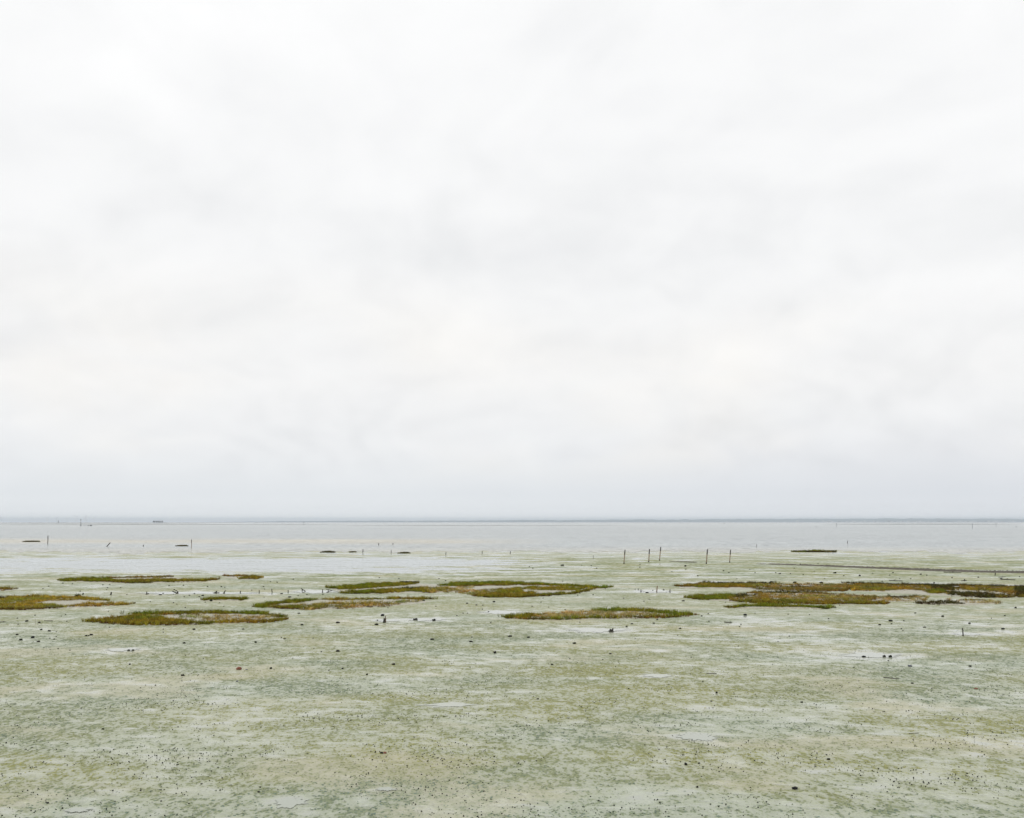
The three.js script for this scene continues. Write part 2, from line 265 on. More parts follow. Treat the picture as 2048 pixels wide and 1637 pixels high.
// kinds of growth: colour of living blades, of dead stems, tufts and dead tufts per square metre, height
const KINDS = {
  G: [[0.140, 0.148, 0.008], [0.105, 0.052, 0.006], 75, 34, 1.0], O: [[0.185, 0.155, 0.012], [0.095, 0.042, 0.005], 62, 48, 0.95], Y: [[0.255, 0.200, 0.022], [0.17, 0.085, 0.012], 48, 36, 0.85],
  B: [[0.168, 0.122, 0.017], [0.070, 0.028, 0.005], 38, 62, 0.9], D: [[0.048, 0.040, 0.007], [0.030, 0.013, 0.004], 58, 52, 0.95], S: [[0.30, 0.225, 0.075], [0.20, 0.125, 0.035], 26, 36, 0.8],
};
const column = (poly, x) => { let a = 1e9, b = -1e9; for (let i = 0, j = poly.length - 1; i < poly.length; j = i++) { const [xi, yi] = poly[i], [xj, yj] = poly[j]; if (xi > x !== xj > x) { const y = (yj - yi) * (x - xi) / (xj - xi) + yi; a = Math.min(a, y); b = Math.max(b, y); } } return b > a ? [a, b] : null; };
const inside = (poly, x, y) => { let c = false; for (let i = 0, j = poly.length - 1; i < poly.length; j = i++) { const [xi, yi] = poly[i], [xj, yj] = poly[j]; if (yi > y !== yj > y && x < (xj - xi) * (y - yi) / (yj - yi) + xi) c = !c; } return c; };
function hull(pts) { const p = [...pts].sort((a, b) => a[0] - b[0] || a[1] - b[1]), cr = (o, a, b) => (a[0] - o[0]) * (b[1] - o[1]) - (a[1] - o[1]) * (b[0] - o[0]), half = (l) => { const h = []; for (const q of l) { while (h.length > 1 && cr(h[h.length - 2], h[h.length - 1], q) <= 0) h.pop(); h.push(q); } h.pop(); return h; }; return [...half(p), ...half(p.reverse())]; }
let islandNo = 0;
function island(label, patches, tall = 1, bare = true) {
  const r = rng(500 + islandNo), all = patches.flatMap((p) => p[1]), tallPx = (y) => 0.155 * tall * F / depthAt(y), cx = all.reduce((s, p) => s + p[0], 0) / all.length, cy = all.reduce((s, p) => s + p[1], 0) / all.length, [X0, Z0] = ground(cx, cy);
  const o = new THREE.Group(); o.position.set(X0, 0, Z0);
  // low mound of mud the grass has caught, with an uneven rim
  const hp = hull(all), topY = Math.min(...all.map((p) => p[1])), botY = Math.max(...all.map((p) => p[1]));
  const lo = hp.map(([x, y]) => ground(x, Math.max(y + (y < (topY + botY) / 2 ? Math.min(tallPx(y), (botY - topY) * 0.55) : 0.6), topY + 1)));
  const rim = []; for (let i = 0; i < lo.length; i++) { const [ax, az] = lo[i], [bx, bz] = lo[(i + 1) % lo.length], n = Math.max(2, Math.ceil(Math.hypot(bx - ax, bz - az) / 0.5)); for (let k = 0; k < n; k++) rim.push([mix(ax, bx, k / n), mix(az, bz, k / n)]); }
  const mx = rim.reduce((s, p) => s + p[0], 0) / rim.length, mz = rim.reduce((s, p) => s + p[1], 0) / rim.length, up = 0.045 + islandNo * 0.0013;
  const pos = [mx - X0, up, mz - Z0], uv = [0.3, 0.3], idx = [], rings = [[0.55, 1], [0.8, 0.85], [0.9, 0.45], [0.97, -0.25]], M = rim.length;
  rings.forEach(([f, h]) => rim.forEach(([x, z]) => { const w = 1 + 0.06 * fbm(x * 1.3, z * 1.3, 3), X = mx + (x - mx) * f * w, Z = mz + (z - mz) * f * w; pos.push(X - X0, up * h * (1 + 0.3 * noise(X * 2, Z * 2)), Z - Z0); uv.push(X / 4, Z / 4); }));
  for (let k = 0; k < M; k++) { const n = (k + 1) % M; idx.push(0, 1 + k, 1 + n); for (let q = 0; q < rings.length - 1; q++) { const a = 1 + q * M; idx.push(a + k, a + M + k, a + M + n, a + k, a + M + n, a + n); } }
  const g = new THREE.BufferGeometry(); g.setAttribute('position', new THREE.Float32BufferAttribute(pos, 3)); g.setAttribute('uv', new THREE.Float32BufferAttribute(uv, 2)); g.setIndex(idx); g.computeVertexNormals();
  if (bare) part('mud_mound', g, moundMat, o); moundMat.side = THREE.DoubleSide;
  // grass, scattered over the ground of each patch
  const sets = [[], [], []], dead = [[], []], m = new THREE.Matrix4(), q = new THREE.Quaternion(), Y = new THREE.Vector3(0, 1, 0), darks = patches.filter((p) => p[0] === 'D').map((p) => p[1]), straws = patches.filter((p) => p[0] === 'S').map((p) => p[1]), put = (list, n, poly, base, kind, h, fringe) => {
    const xs = poly.map((p) => p[0]), ys = poly.map((p) => p[1]), x0 = Math.min(...xs), x1 = Math.max(...xs), y0 = Math.min(...ys), y1 = Math.max(...ys), dn = depthAt(y1), df = depthAt(y0), wide = (x1 - x0) / F * df, count = Math.round(n * wide * (df - dn));
    for (let k = 0; k < count; k++) {
      const d = mix(dn, df, r()), py = YH + EYE * F / d, px = mix(x0, x1, r()), X = (px - 1024) / F * d, qx = px + noise(X * 1.7, d * 1.7) * 3.2 + (r() < 0.14 ? (r() - 0.5) * 12 : 0); if (r() > d / df) continue;
      const span = column(poly, qx); if (!span) continue;
      const [ya, yb] = span, lift = Math.min(tallPx(py) * h * 1.15, (yb - ya) * 0.62), wob = noise(X * 0.9, d * 0.9) * Math.min(1.4, (yb - ya) * 0.12) + (r() < 0.12 ? (r() - 0.5) * 2.6 : 0);
      if (py + wob < ya + lift || py + wob > yb || !inside(poly, qx, Math.min(py + wob, yb - 0.05))) continue;
      if (kind !== 'D' && r() < 0.88 && darks.some((p) => inside(p, px, py))) continue;
      if ('BOY'.includes(kind) && r() < 0.6 && straws.some((p) => inside(p, px, py))) continue;
      const clump = noise(X * 1.1 + 40, d * 1.1), thin = noise(X * 3.1, d * 3.1); if (thin < -0.5 || (fringe && clump < -0.25)) continue;
      const s = tall * h * (0.55 + r() * 0.8) * (1 + clump * 0.45);
      q.setFromAxisAngle(Y, r() * 6.283); m.compose(new THREE.Vector3(X - X0, 0.0, -d - Z0), q, new THREE.Vector3(0.9 + r() * 0.5, s, 0.9 + r() * 0.5));
      const dull = (1 + clump * 0.5) * (0.4 + r() * 1.15), warm = noise(X * 0.5 + 9, d * 0.5) * 0.35 + (r() - 0.5) * 0.2;
      list[Math.floor(r() * list.length)].push([m.clone(), new THREE.Color().setRGB(base[0] * dull * (1 + warm), base[1] * dull, base[2] * dull)]);
    }
  };
  for (const [kind, poly] of patches) { const [live, gone, n, nd, h] = KINDS[kind]; put(sets, n, poly, live, kind, h, kind === 'S'); put(dead, nd, poly, gone, kind, h, false); }
  const make = (name, lists, shapes, mat) => lists.forEach((l, k) => { if (!l.length) return; const im = new THREE.InstancedMesh(shapes[k], mat, l.length); l.forEach(([mm, c], i) => { im.setMatrixAt(i, mm); im.setColorAt(i, c); }); im.name = name; im.userData.kind = 'stuff'; o.add(im); });
  make('grass', sets, tufts, bladeMat); make('dead_stems', dead, stubs, deadMat);
  islandNo++;
  return top(o, 'cordgrass_patch', label, 'grass patch', { group: 'cordgrass patches on the mudflat' });
}
island('large ring of olive cordgrass at left with a bare muddy centre', [
  ['O', [[165, 1244], [180, 1237], [215, 1231], [270, 1227], [305, 1226], [330, 1232], [360, 1235], [392, 1241], [385, 1250.5], [350, 1252], [290, 1252], [240, 1250], [200, 1247.5]]],
  ['G', [[240, 1229], [320, 1222], [380, 1219], [450, 1220], [520, 1222], [560, 1226], [577, 1234], [562, 1236], [520, 1231], [460, 1230], [400, 1230], [320, 1231]]],
  ['O', [[380, 1243], [420, 1239], [470, 1238], [520, 1237], [560, 1235], [577, 1234], [572, 1241], [540, 1246], [480, 1247.5], [430, 1249], [385, 1250.5]]],
  ['B', [[300, 1227], [350, 1226], [415, 1228], [400, 1232], [350, 1234], [320, 1232]]], ['S', [[340, 1228], [420, 1227], [520, 1229], [560, 1233], [520, 1242], [430, 1245], [360, 1240]]]]);
island('big yellow-green cordgrass patch running out of the left edge', [
  ['Y', [[-90, 1200], [0, 1191], [60, 1189.5], [160, 1190.5], [195, 1193.5], [222, 1199], [215, 1203], [150, 1203], [100, 1203.5], [60, 1208], [-84, 1207]]],
  ['Y', [[-88, 1203], [60, 1203], [104, 1205], [120, 1211], [170, 1204], [225, 1203], [272, 1207], [250, 1211], [200, 1213.5], [150, 1214.5], [100, 1217], [60, 1221], [0, 1220.5], [-50, 1217]]],
  ['B', [[-70, 1212], [0, 1215], [60, 1215], [130, 1211], [150, 1214.5], [60, 1221.5], [0, 1220.5], [-50, 1217]]], ['D', [[-30, 1194], [15, 1195], [18, 1199], [-30, 1199]]], ['D', [[150, 1190], [160, 1191], [160, 1195], [150, 1195]]]]);
island('far long forked patch of brown and green cordgrass at left', [
  ['G', [[113, 1160.5], [125, 1156], [160, 1154.5], [215, 1154.5], [228, 1160], [225, 1165], [180, 1164.5], [130, 1163.5]]], ['B', [[200, 1155], [270, 1152], [340, 1150.5], [348, 1154], [320, 1157], [260, 1157.5], [215, 1158]]],
  ['O', [[215, 1158.5], [300, 1156.5], [360, 1156.5], [420, 1156], [442, 1159], [410, 1163], [360, 1164.5], [320, 1165.5], [260, 1167.5], [232, 1165.5]]], ['B', [[200, 1160], [240, 1162], [330, 1163], [300, 1167], [250, 1167.5], [200, 1164]]]]);
island('small dark two-part cordgrass patch behind the left row of stumps', [['B', [[443, 1152], [470, 1149], [512, 1149.5], [513, 1154.5], [470, 1155]]], ['O', [[473, 1157], [490, 1152], [512, 1150.5], [530, 1155], [510, 1159], [480, 1159.5]]]]);
island('little brownish grass tip at the left edge above the yellow-green patch', [['B', [[-50, 1175], [0, 1174], [35, 1178], [20, 1181], [0, 1182.5], [-50, 1182.5]]], ['O', [[-50, 1173.5], [0, 1174], [30, 1177], [0, 1179.5], [-50, 1179.5]]]]);
island('small bright green tuft strip between the ring and the left stumps', [['G', [[400, 1199.5], [430, 1194], [460, 1192.5], [490, 1195.5], [497, 1198], [480, 1201.5], [440, 1201.5], [410, 1202]]], ['G', [[400, 1199.5], [430, 1194], [460, 1192.5], [490, 1195.5], [497, 1198], [480, 1201.5], [440, 1201.5], [410, 1202]]]], 0.9);
island('long low patch behind the ring, green at its left end and rusty in front', [
  ['G', [[503, 1214], [530, 1204], [575, 1198], [612, 1195], [640, 1201], [600, 1207], [560, 1210], [530, 1217]]], ['O', [[530, 1215], [600, 1205], [660, 1203], [720, 1202], [780, 1201], [830, 1204], [760, 1213.5], [720, 1215.5], [660, 1219.5], [600, 1220.5], [560, 1218.5]]],
  ['O', [[630, 1201], [680, 1194.5], [720, 1195], [820, 1192.5], [875, 1198.5], [830, 1201], [770, 1201], [720, 1203], [680, 1204]]], ['B', [[535, 1213], [600, 1208], [640, 1209], [700, 1211], [660, 1219.5], [600, 1220.5], [560, 1218.5]]],
  ['S', [[600, 1207], [700, 1201], [830, 1200], [850, 1203], [770, 1214], [660, 1220], [600, 1221]]]]);
island('double green cordgrass patch left of the central ring with dark tussocks', [
  ['G', [[648, 1175], [690, 1168.5], [740, 1165.5], [780, 1163.5], [790, 1170], [760, 1177], [700, 1181], [660, 1178]]], ['O', [[740, 1167], [780, 1163.5], [822, 1161.5], [838, 1166], [830, 1170.5], [780, 1176], [740, 1175]]], ['D', [[800, 1163], [822, 1161.5], [838, 1165.5], [830, 1169.5], [800, 1167.5]]],
  ['O', [[675, 1187], [720, 1179.5], [760, 1176.5], [800, 1174.5], [840, 1173], [870, 1171], [905, 1174], [925, 1182], [870, 1186.5], [820, 1185.5], [760, 1188.5], [700, 1188.5]]], ['D', [[795, 1176], [838, 1173.5], [842, 1181], [800, 1181.5]]], ['G', [[690, 1184], [760, 1177], [800, 1179], [780, 1187], [720, 1188]]], ['S', [[830, 1174], [950, 1172], [940, 1184], [860, 1187]]]]);
island('large central ring patch with a green back rim and water inside', [
  ['G', [[875, 1173], [900, 1164.5], [930, 1162.5], [1000, 1161.5], [1040, 1162.5], [1100, 1165.5], [1160, 1168.5], [1228, 1174], [1200, 1178.5], [1150, 1175.5], [1090, 1172.5], [1030, 1171.5], [960, 1173], [920, 1175]]],
  ['B', [[880, 1170], [960, 1168], [1060, 1168], [1100, 1172], [1000, 1173.5], [920, 1175.5]]],
  ['O', [[925, 1184], [970, 1177], [1030, 1175.5], [1070, 1180], [1040, 1183], [1050, 1186.5], [1120, 1186.5], [1150, 1181], [1170, 1176], [1200, 1176], [1172, 1184.5], [1150, 1188.5], [1100, 1192], [1060, 1194.5], [1000, 1196], [950, 1193.5]]],
  ['O', [[1020, 1178], [1060, 1171.5], [1120, 1171], [1185, 1175], [1150, 1183], [1110, 1182.5], [1060, 1181.5]]], ['B', [[960, 1188], [1050, 1187], [1130, 1187], [1100, 1192.5], [1040, 1195.5], [970, 1195]]], ['S', [[900, 1178], [960, 1177], [1010, 1184], [960, 1193], [920, 1188]]]]);
island('long crescent patch right of centre with a straw-coloured middle', [
  ['G', [[1175, 1223], [1200, 1216.5], [1240, 1215], [1275, 1214.5], [1320, 1217.5], [1370, 1222], [1395, 1230], [1360, 1233.5], [1310, 1229], [1260, 1225], [1220, 1226]]], ['G', [[998, 1234], [1030, 1226.5], [1080, 1224], [1090, 1233], [1040, 1238], [1015, 1238]]],
  ['G', [[1010, 1236], [1100, 1234.5], [1200, 1234], [1300, 1232], [1360, 1229], [1399, 1231], [1330, 1236.5], [1280, 1237.5], [1180, 1239], [1100, 1241], [1050, 1240]]], ['B', [[1020, 1237.5], [1100, 1238], [1300, 1235], [1390, 1232.5], [1330, 1237], [1180, 1239], [1100, 1241], [1050, 1240]]],
  ['S', [[1060, 1227], [1130, 1222], [1200, 1219], [1330, 1226], [1300, 1235], [1060, 1238]]], ['S', [[1060, 1227], [1130, 1221], [1200, 1219], [1330, 1226], [1300, 1235], [1060, 1238]]]]);
island('long brown cordgrass patch at right, tapering to a point towards the three stumps', [
  ['B', [[1345, 1172], [1370, 1166.5], [1420, 1164.5], [1500, 1164.5], [1600, 1165.5], [1690, 1166], [1712, 1174], [1690, 1182.5], [1600, 1181.5], [1530, 1178.5], [1480, 1176.5], [1400, 1176.5], [1360, 1174]]], ['O', [[1370, 1172], [1420, 1167], [1510, 1167], [1560, 1172], [1490, 1177], [1400, 1177]]],
  ['D', [[1400, 1165], [1520, 1165], [1560, 1168], [1440, 1170]]], ['B', [[1480, 1177], [1580, 1173], [1700, 1175], [1690, 1184], [1600, 1184], [1520, 1181]]], ['D', [[1560, 1173], [1620, 1172], [1640, 1177], [1560, 1178]]], ['S', [[1480, 1167], [1700, 1168], [1700, 1178], [1500, 1175]]], ['S', [[1540, 1170], [1690, 1171], [1690, 1181], [1560, 1179]]]]);
island('dark rusty cordgrass patch running out of the right edge', [
  ['B', [[1685, 1168], [1750, 1165], [1850, 1167.5], [1950, 1169.5], [2080, 1172], [2080, 1195.5], [1980, 1196.5], [1940, 1194], [1880, 1189], [1850, 1186.5], [1845, 1182], [1760, 1183.5], [1705, 1181]]],
  ['D', [[1680, 1166.5], [1740, 1164.5], [1850, 1167.5], [1940, 1169.5], [2080, 1172.5], [2080, 1178], [1960, 1174.5], [1850, 1173.5], [1760, 1171.5]]], ['D', [[1850, 1170], [1900, 1169], [1925, 1176], [1905, 1183], [1870, 1182]]], ['G', [[1852, 1180], [1880, 1175], [1900, 1182], [1890, 1189], [1855, 1188]]],
  ['D', [[1880, 1180], [1950, 1183], [2000, 1187], [2030, 1193], [1960, 1197], [1900, 1191.5]]], ['D', [[2030, 1172], [2080, 1172], [2080, 1195], [2030, 1194]]], ['Y', [[1700, 1173], [1820, 1174], [1850, 1180], [1760, 1184], [1705, 1182]]], ['Y', [[1920, 1176], [2030, 1178], [2020, 1184], [1930, 1182]]]]);
island('broad rust-brown cordgrass patch at right with a bright green left end', [
  ['G', [[1368, 1196], [1378, 1189.5], [1420, 1187], [1462, 1186], [1475, 1195], [1450, 1201.5], [1400, 1200.5]]], ['B', [[1450, 1188], [1490, 1182.5], [1540, 1180.5], [1620, 1182], [1690, 1185], [1760, 1191], [1778, 1196], [1760, 1200], [1740, 1203], [1778, 1206.5], [1770, 1209.5], [1700, 1209.5], [1600, 1208.5], [1530, 1207.5], [1460, 1203.5]]],
  ['D', [[1455, 1190], [1490, 1186], [1520, 1192], [1480, 1199]]], ['O', [[1455, 1201], [1540, 1197], [1620, 1198], [1700, 1201], [1780, 1206], [1770, 1209.5], [1650, 1209.5], [1560, 1208.5], [1480, 1205.5]]], ['D', [[1500, 1184], [1600, 1183], [1640, 1187], [1540, 1189]]], ['S', [[1520, 1187], [1640, 1187], [1760, 1193], [1700, 1203], [1550, 1201]]], ['S', [[1560, 1190], [1700, 1190], [1700, 1200], [1560, 1200]]], ['Y', [[1520, 1189], [1640, 1189], [1740, 1194], [1700, 1201], [1560, 1198]]]]);
island('small oval brown patch between the two large patches at right', [['B', [[1742, 1196], [1775, 1189.5], [1800, 1188.5], [1852, 1195], [1820, 1201.5], [1780, 1202.5]]], ['D', [[1775, 1191], [1840, 1193], [1815, 1199], [1780, 1198]]], ['S', [[1720, 1192], [1860, 1190], [1850, 1204], [1760, 1204]]]]);
island('small dark olive patch nearest the right edge with a sparse tail', [['D', [[1824, 1206.5], [1860, 1200], [1890, 1199], [1918, 1202], [1933, 1208], [1925, 1211.5], [1880, 1210.5], [1845, 1209]]], ['B', [[1890, 1199], [1960, 1197], [1990, 1201], [1960, 1204], [1910, 1204]]], ['S', [[1880, 1200], [2003, 1200], [2003, 1208], [1920, 1211]]]]);
island('narrow bright green strip in front of the broad rust-brown patch', [['G', [[1449, 1215], [1480, 1209], [1530, 1207], [1590, 1209], [1640, 1211], [1670, 1216], [1650, 1219], [1600, 1217], [1540, 1216], [1470, 1217]]], ['G', [[1449, 1215], [1480, 1209], [1530, 1207], [1590, 1209], [1640, 1211], [1670, 1216], [1650, 1219], [1600, 1217], [1540, 1216], [1470, 1217]]]], 0.95);
for (const [x0, x1, y0, y1, k, label] of [[44, 80, 1081.6, 1085, 'D', 'flat dark island of grass in the water beside the far left pole'], [349, 376, 1090, 1093.6, 'D', 'little dark island of grass beside the second far pole'], [640, 671, 1102, 1106, 'D', 'dark flat tuft on the far sand left of centre'], [698, 713, 1102.4, 1105.8, 'D', 'tiniest dark tuft on the far sand beside a short stake'], [795, 821, 1104, 1108, 'D', 'dark flat tuft on the far sand, right-hand one of three']])
  island(label, [[k, [[x0, y1 - 0.5], [x0 + 7, y0 + 0.9], [(x0 + x1) / 2, y0 + 0.3], [x1 - 5, y0 + 0.6], [x1, y1 - 0.5], [(x0 + x1) / 2, y1 - 0.2]]], ['O', [[x0 + 2, y1 - 0.7], [x0 + 8, y0 + 0.5], [x1 - 5, y0 + 0.4], [x1 - 1, y1 - 0.6]]]], 0.8, false);
island('long bright green island of grass on the far shallows at right', [['G', [[1583, 1103.5], [1600, 1101], [1630, 1099.8], [1655, 1100.6], [1675, 1104], [1650, 1104.8], [1600, 1105]]], ['D', [[1583, 1104], [1600, 1102.5], [1660, 1102.5], [1675, 1104.3], [1630, 1105.3]]]], 1.2, false);

// ---------------------------------------------------------------- posts, stakes and stumps
const woodTex = (() => { const W = 128, Hh = 512, a = new Uint8Array(W * Hh * 4); for (let j = 0; j < Hh; j++) for (let i = 0; i < W; i++) { const n = fbm(i / 5, j / 90, 4) + 0.5 * fbm(i / 22, j / 30 + 5, 3), w = 1 + n * 0.9, o = (j * W + i) * 4; a[o] = byte(0.5 * w); a[o + 1] = byte(0.46 * w); a[o + 2] = byte(0.4 * w); a[o + 3] = 255; } const t = new THREE.DataTexture(a, W, Hh); t.wrapS = t.wrapT = THREE.MirroredRepeatWrapping; t.magFilter = THREE.LinearFilter; t.colorSpace = THREE.SRGBColorSpace; t.needsUpdate = true; return t; })();
const greyWood = std(lin(0.42, 0.33, 0.25), 0.85, { map: woodTex }), darkWood = std(lin(0.045, 0.038, 0.034), 0.7, { map: woodTex }), rustWood = std(lin(0.28, 0.13, 0.06), 0.8, { map: woodTex }), weedMat = std(lin(0.02, 0.022, 0.012), 0.55);
function trunk(r0, r1, h, seed, broken = 0.15, sides = 12) {   // a weathered stick of wood: tapered, knobbly, its top split unevenly
  const pos = [], uv = [], idx = [], rows = 9;
  for (let j = 0; j <= rows; j++) for (let i = 0; i <= sides; i++) { const t = j / rows, a = (i % sides) / sides * 6.2831853, rr = mix(r0, r1, t) * (1 + 0.16 * noise(Math.cos(a) * 1.2 + seed * 3, Math.sin(a) * 1.2 + t * 4)); let y = t * (h + 0.15) - 0.15; if (j === rows) y -= broken * h * (0.5 + 0.7 * noise(Math.cos(a) * 1.6 + seed, Math.sin(a) * 1.6 + 5)); pos.push(Math.cos(a) * rr, y, Math.sin(a) * rr); uv.push(i / sides, y * 1.2); }
  for (let j = 0; j < rows; j++) for (let i = 0; i < sides; i++) { const a = j * (sides + 1) + i, b = a + sides + 1; idx.push(a, b, b + 1, a, b + 1, a + 1); }
  const c = pos.length / 3; pos.push(0, h * (1 - broken * 0.75), 0); uv.push(0.5, h); for (let i = 0; i < sides; i++) idx.push(rows * (sides + 1) + i, c, rows * (sides + 1) + i + 1);
  const g = new THREE.BufferGeometry(); g.setAttribute('position', new THREE.Float32BufferAttribute(pos, 3)); g.setAttribute('uv', new THREE.Float32BufferAttribute(uv, 2)); g.setIndex(idx); g.computeVertexNormals(); return g;
}
// foot and head in the photograph; the lean is across the view
function stakeAt(x0, y0, x1, y1) { const [X, Z] = ground(x0, y0), s = -Z / F, dx = (x1 - x0) * s, dy = (y0 - y1) * s; return { X, Z, len: Math.hypot(dx, dy), lean: Math.atan2(dx, dy), px: s }; }
let woodNo = 0;
function post(name, label, category, x0, y0, x1, y1, wpx, mats, extra = {}, capShare = 0.2, weed = 0.12) {
  const s = stakeAt(x0, y0, x1, y1), o = new THREE.Group(), r = wpx * 0.44 * s.px; woodNo++;
  o.position.set(s.X, 0, s.Z); o.rotation.z = -s.lean; o.rotation.y = 0;
  part('shaft', trunk(r * 1.05, r * 0.92, s.len * (1 - capShare), woodNo, 0.01), mats[0], o);
  if (capShare) { const c = part('post_head', trunk(r * 1.16, r * 1.02, s.len * capShare + 0.15, woodNo + 50, 0.05), mats[1], o); c.position.y = s.len * (1 - capShare) - 0.004; }
  if (weed) { const w = part('weed_collar', trunk(r * 1.35, r * 1.12, s.len * weed, woodNo + 90, 0.25), weedMat, o); w.position.y = 0; }
  return top(o, name, label, category, extra);
}
const tallGroup = { group: 'tall posts standing on the far mud' };
post('mooring_post', 'leftmost of the five tall dark-topped posts on the far mud', 'post', 1248, 1128.5, 1250, 1102.5, 2.2, [greyWood, darkWood], tallGroup);
post('mooring_post', 'second from left of the five tall posts, just left of the farthest one', 'post', 1297.6, 1125, 1299, 1101, 2.3, [greyWood, darkWood], tallGroup);
post('mooring_post', 'farthest and highest-reaching of the five tall posts, middle of the row', 'post', 1319.2, 1122, 1321.6, 1096.5, 2.0, [greyWood, darkWood], tallGroup, 0.16);
post('mooring_post', 'fourth from left of the five tall posts, standing alone and thickest', 'post', 1412.8, 1128.5, 1415, 1101.5, 2.4, [greyWood, darkWood], tallGroup);
post('mooring_post', 'rightmost of the five tall posts on the far mud', 'post', 1459.4, 1126, 1461.3, 1102.5, 2.1, [greyWood, darkWood], tallGroup, 0.2);
post('marker_pole', 'thin grey pole in the shallows right of the dark island at far left', 'pole', 95, 1089, 95.4, 1073, 1.5, [darkWood, darkWood], {}, 0.3, 0);
post('marker_pole', 'thin brown pole in the shallows right of a little dark island', 'pole', 382.3, 1097, 382.8, 1081, 1.4, [greyWood, darkWood], {}, 0.25, 0);
post('leaning_pole', 'short dark pole leaning steeply right in the far left shallows', 'pole', 213, 1094, 220, 1085.8, 1.9, [darkWood, darkWood], {}, 0, 0);
for (const [x, y, h, w, label] of [[725.5, 1106.2, 5.5, 1.6, 'short stake on the far sand beside the tiniest dark tuft'], [782, 1107, 4.6, 1.3, 'short stake left of the right-hand dark tuft on far sand'], [891.5, 1111.3, 4.4, 1.3, 'short dark stake on the far sand, first right of the tufts'], [964, 1108.8, 4, 1.3, 'short stake on far sand left of centre, second right of the tufts'], [1020.3, 1108.8, 4.3, 1.4, 'short stake on far sand near the middle, third right of the tufts'], [1186.3, 1119.5, 6.5, 0.9, 'thin short stick on the mud left of the tall posts'], [1695.3, 1087.6, 4.4, 1.2, 'short stake in the sea at right above the long green island'], [757, 1090.6, 2.6, 1.6, 'low stub in the sea left of middle, left one of two'], [785.5, 1090, 2.4, 1.4, 'low stub in the sea left of middle, right one of two'], [286, 1093.6, 1.8, 1.5, 'tiny stub in the shallows left of the second far pole'], [1513, 1096, 5.5, 0.8, 'faint thin stick in the sea right of the tall posts']])
  post('stake', label, 'stake', x, y, x + 0.3, y - h, w, [darkWood, darkWood], {}, 0.3, 0);
const rowGroup = { group: 'old stumps in the left row' };
for (const [x0, y0, x1, y1, w, label] of [
  [165, 1190.3, 166, 1186.5, 3, 'low black stump, leftmost of the left row, by the yellow-green patch'], [221, 1190.8, 222.4, 1184.8, 3.2, 'stout rounded black stump, second in the left row'], [293, 1189.8, 293, 1183.8, 2.2, 'upright black stump with a stub on its right in the left row'],
  [354, 1187.8, 355.3, 1183.5, 3.8, 'broad low black stump with a tail of debris in the left row'], [448.6, 1188, 449, 1181.8, 1.7, 'thin upright stump with a forked top right of the flat wedge'], [480, 1186.3, 481, 1182.5, 2.3, 'short rounded stump between two thin ones in the left row'],
  [518, 1187.2, 518, 1181, 1.9, 'straight stump above the green end of the long low patch'], [544, 1185.7, 543.2, 1178.3, 2, 'tallest stump of the left row, leaning slightly left'], [576, 1186.2, 576, 1181, 1.9, 'short straight stump left of the broken angled one'], [644.7, 1186, 645.2, 1179.2, 2, 'straight stump left of the triangular broken frame']]) {
  const o = post('stump', label, 'stump', x0, y0, x1, y1, w, [darkWood, darkWood], rowGroup, 0, 0.25);
  const s = -o.position.z / F; if (x0 === 293) { const k = part('side_stub', trunk(0.03, 0.026, 0.13, 7), darkWood, o); k.position.set(0.03, 0.03, 0); k.rotation.z = -1.25; } if (x0 === 448.6) { const k = part('fork', trunk(0.03, 0.02, 0.16, 8), darkWood, o); k.position.set(0, 3.6 * s, 0); k.rotation.z = -0.7; } if (x0 === 354) { const k = part('debris_tail', trunk(0.05, 0.03, 0.34, 9), weedMat, o); k.position.set(-0.06, 0.03, 0.05); k.rotation.z = 1.45; }
}
function sticks(name, label, category, list, mats, extra = {}) {   // several lengths of wood joined in one thing; the first gives the place
  const f = stakeAt(...list[0].slice(0, 4)), o = new THREE.Group(); o.position.set(f.X, 0, f.Z);
  list.forEach(([x0, y0, x1, y1, w, nm = 'beam', fy], k) => { const s = f.px, dx = (x1 - x0) * s, dy = (y0 - y1) * s, m = part(nm, trunk(w / 2 * s, w / 2 * s * 0.85, Math.hypot(dx, dy), 20 + woodNo++, 0.2), mats[k % mats.length], o); m.position.set((x0 - list[0][0]) * s, Math.max(0.01, (list[0][1] - y0) * s), k * 0.02); m.rotation.z = -Math.atan2(dx, dy); });
  return top(o, name, label, category, extra);
}
sticks('broken_stump', 'bent stump folded over into an angle in the left row', 'stump', [[604, 1183.5, 605, 1179.3, 1.8, 'upright'], [605, 1179.6, 612.5, 1184.2, 1.7, 'fallen_arm']], [darkWood], rowGroup);
sticks('timber_triangle', 'triangle of broken timbers at the right end of the left row', 'timber', [[656.3, 1185.8, 656.3, 1179, 1.6, 'upright'], [656.3, 1180, 664.5, 1181.6, 1.2, 'upper_arm'], [657, 1184, 664.5, 1181.8, 1.2, 'lower_arm']], [darkWood], rowGroup);
sticks('wedge_debris', 'flat dark wedge of timber with a long foot in the left row', 'debris', [[431.5, 1186.8, 433.2, 1182.6, 3, 'block'], [433, 1186.2, 439, 1186, 1.5, 'foot'], [427, 1186.8, 433, 1184.6, 1.5, 'brace']], [darkWood], rowGroup);
const triGroup = { group: 'three stumps in the pool right of centre' };
post('stump', 'black stump, left one of three in the bluish pool right of centre', 'stump', 1282, 1185, 1282, 1179.6, 2.1, [darkWood, darkWood], triGroup, 0, 0.2);
post('stump', 'rusty split stump, middle one of three in the bluish pool right of centre', 'stump', 1313.6, 1184.6, 1314.4, 1176.4, 1.9, [darkWood, rustWood], triGroup, 0.45, 0.2);
post('stump', 'black stump, right one of three in the bluish pool right of centre', 'stump', 1340.2, 1185.4, 1340.2, 1179.4, 2.2, [darkWood, darkWood], triGroup, 0, 0.2);
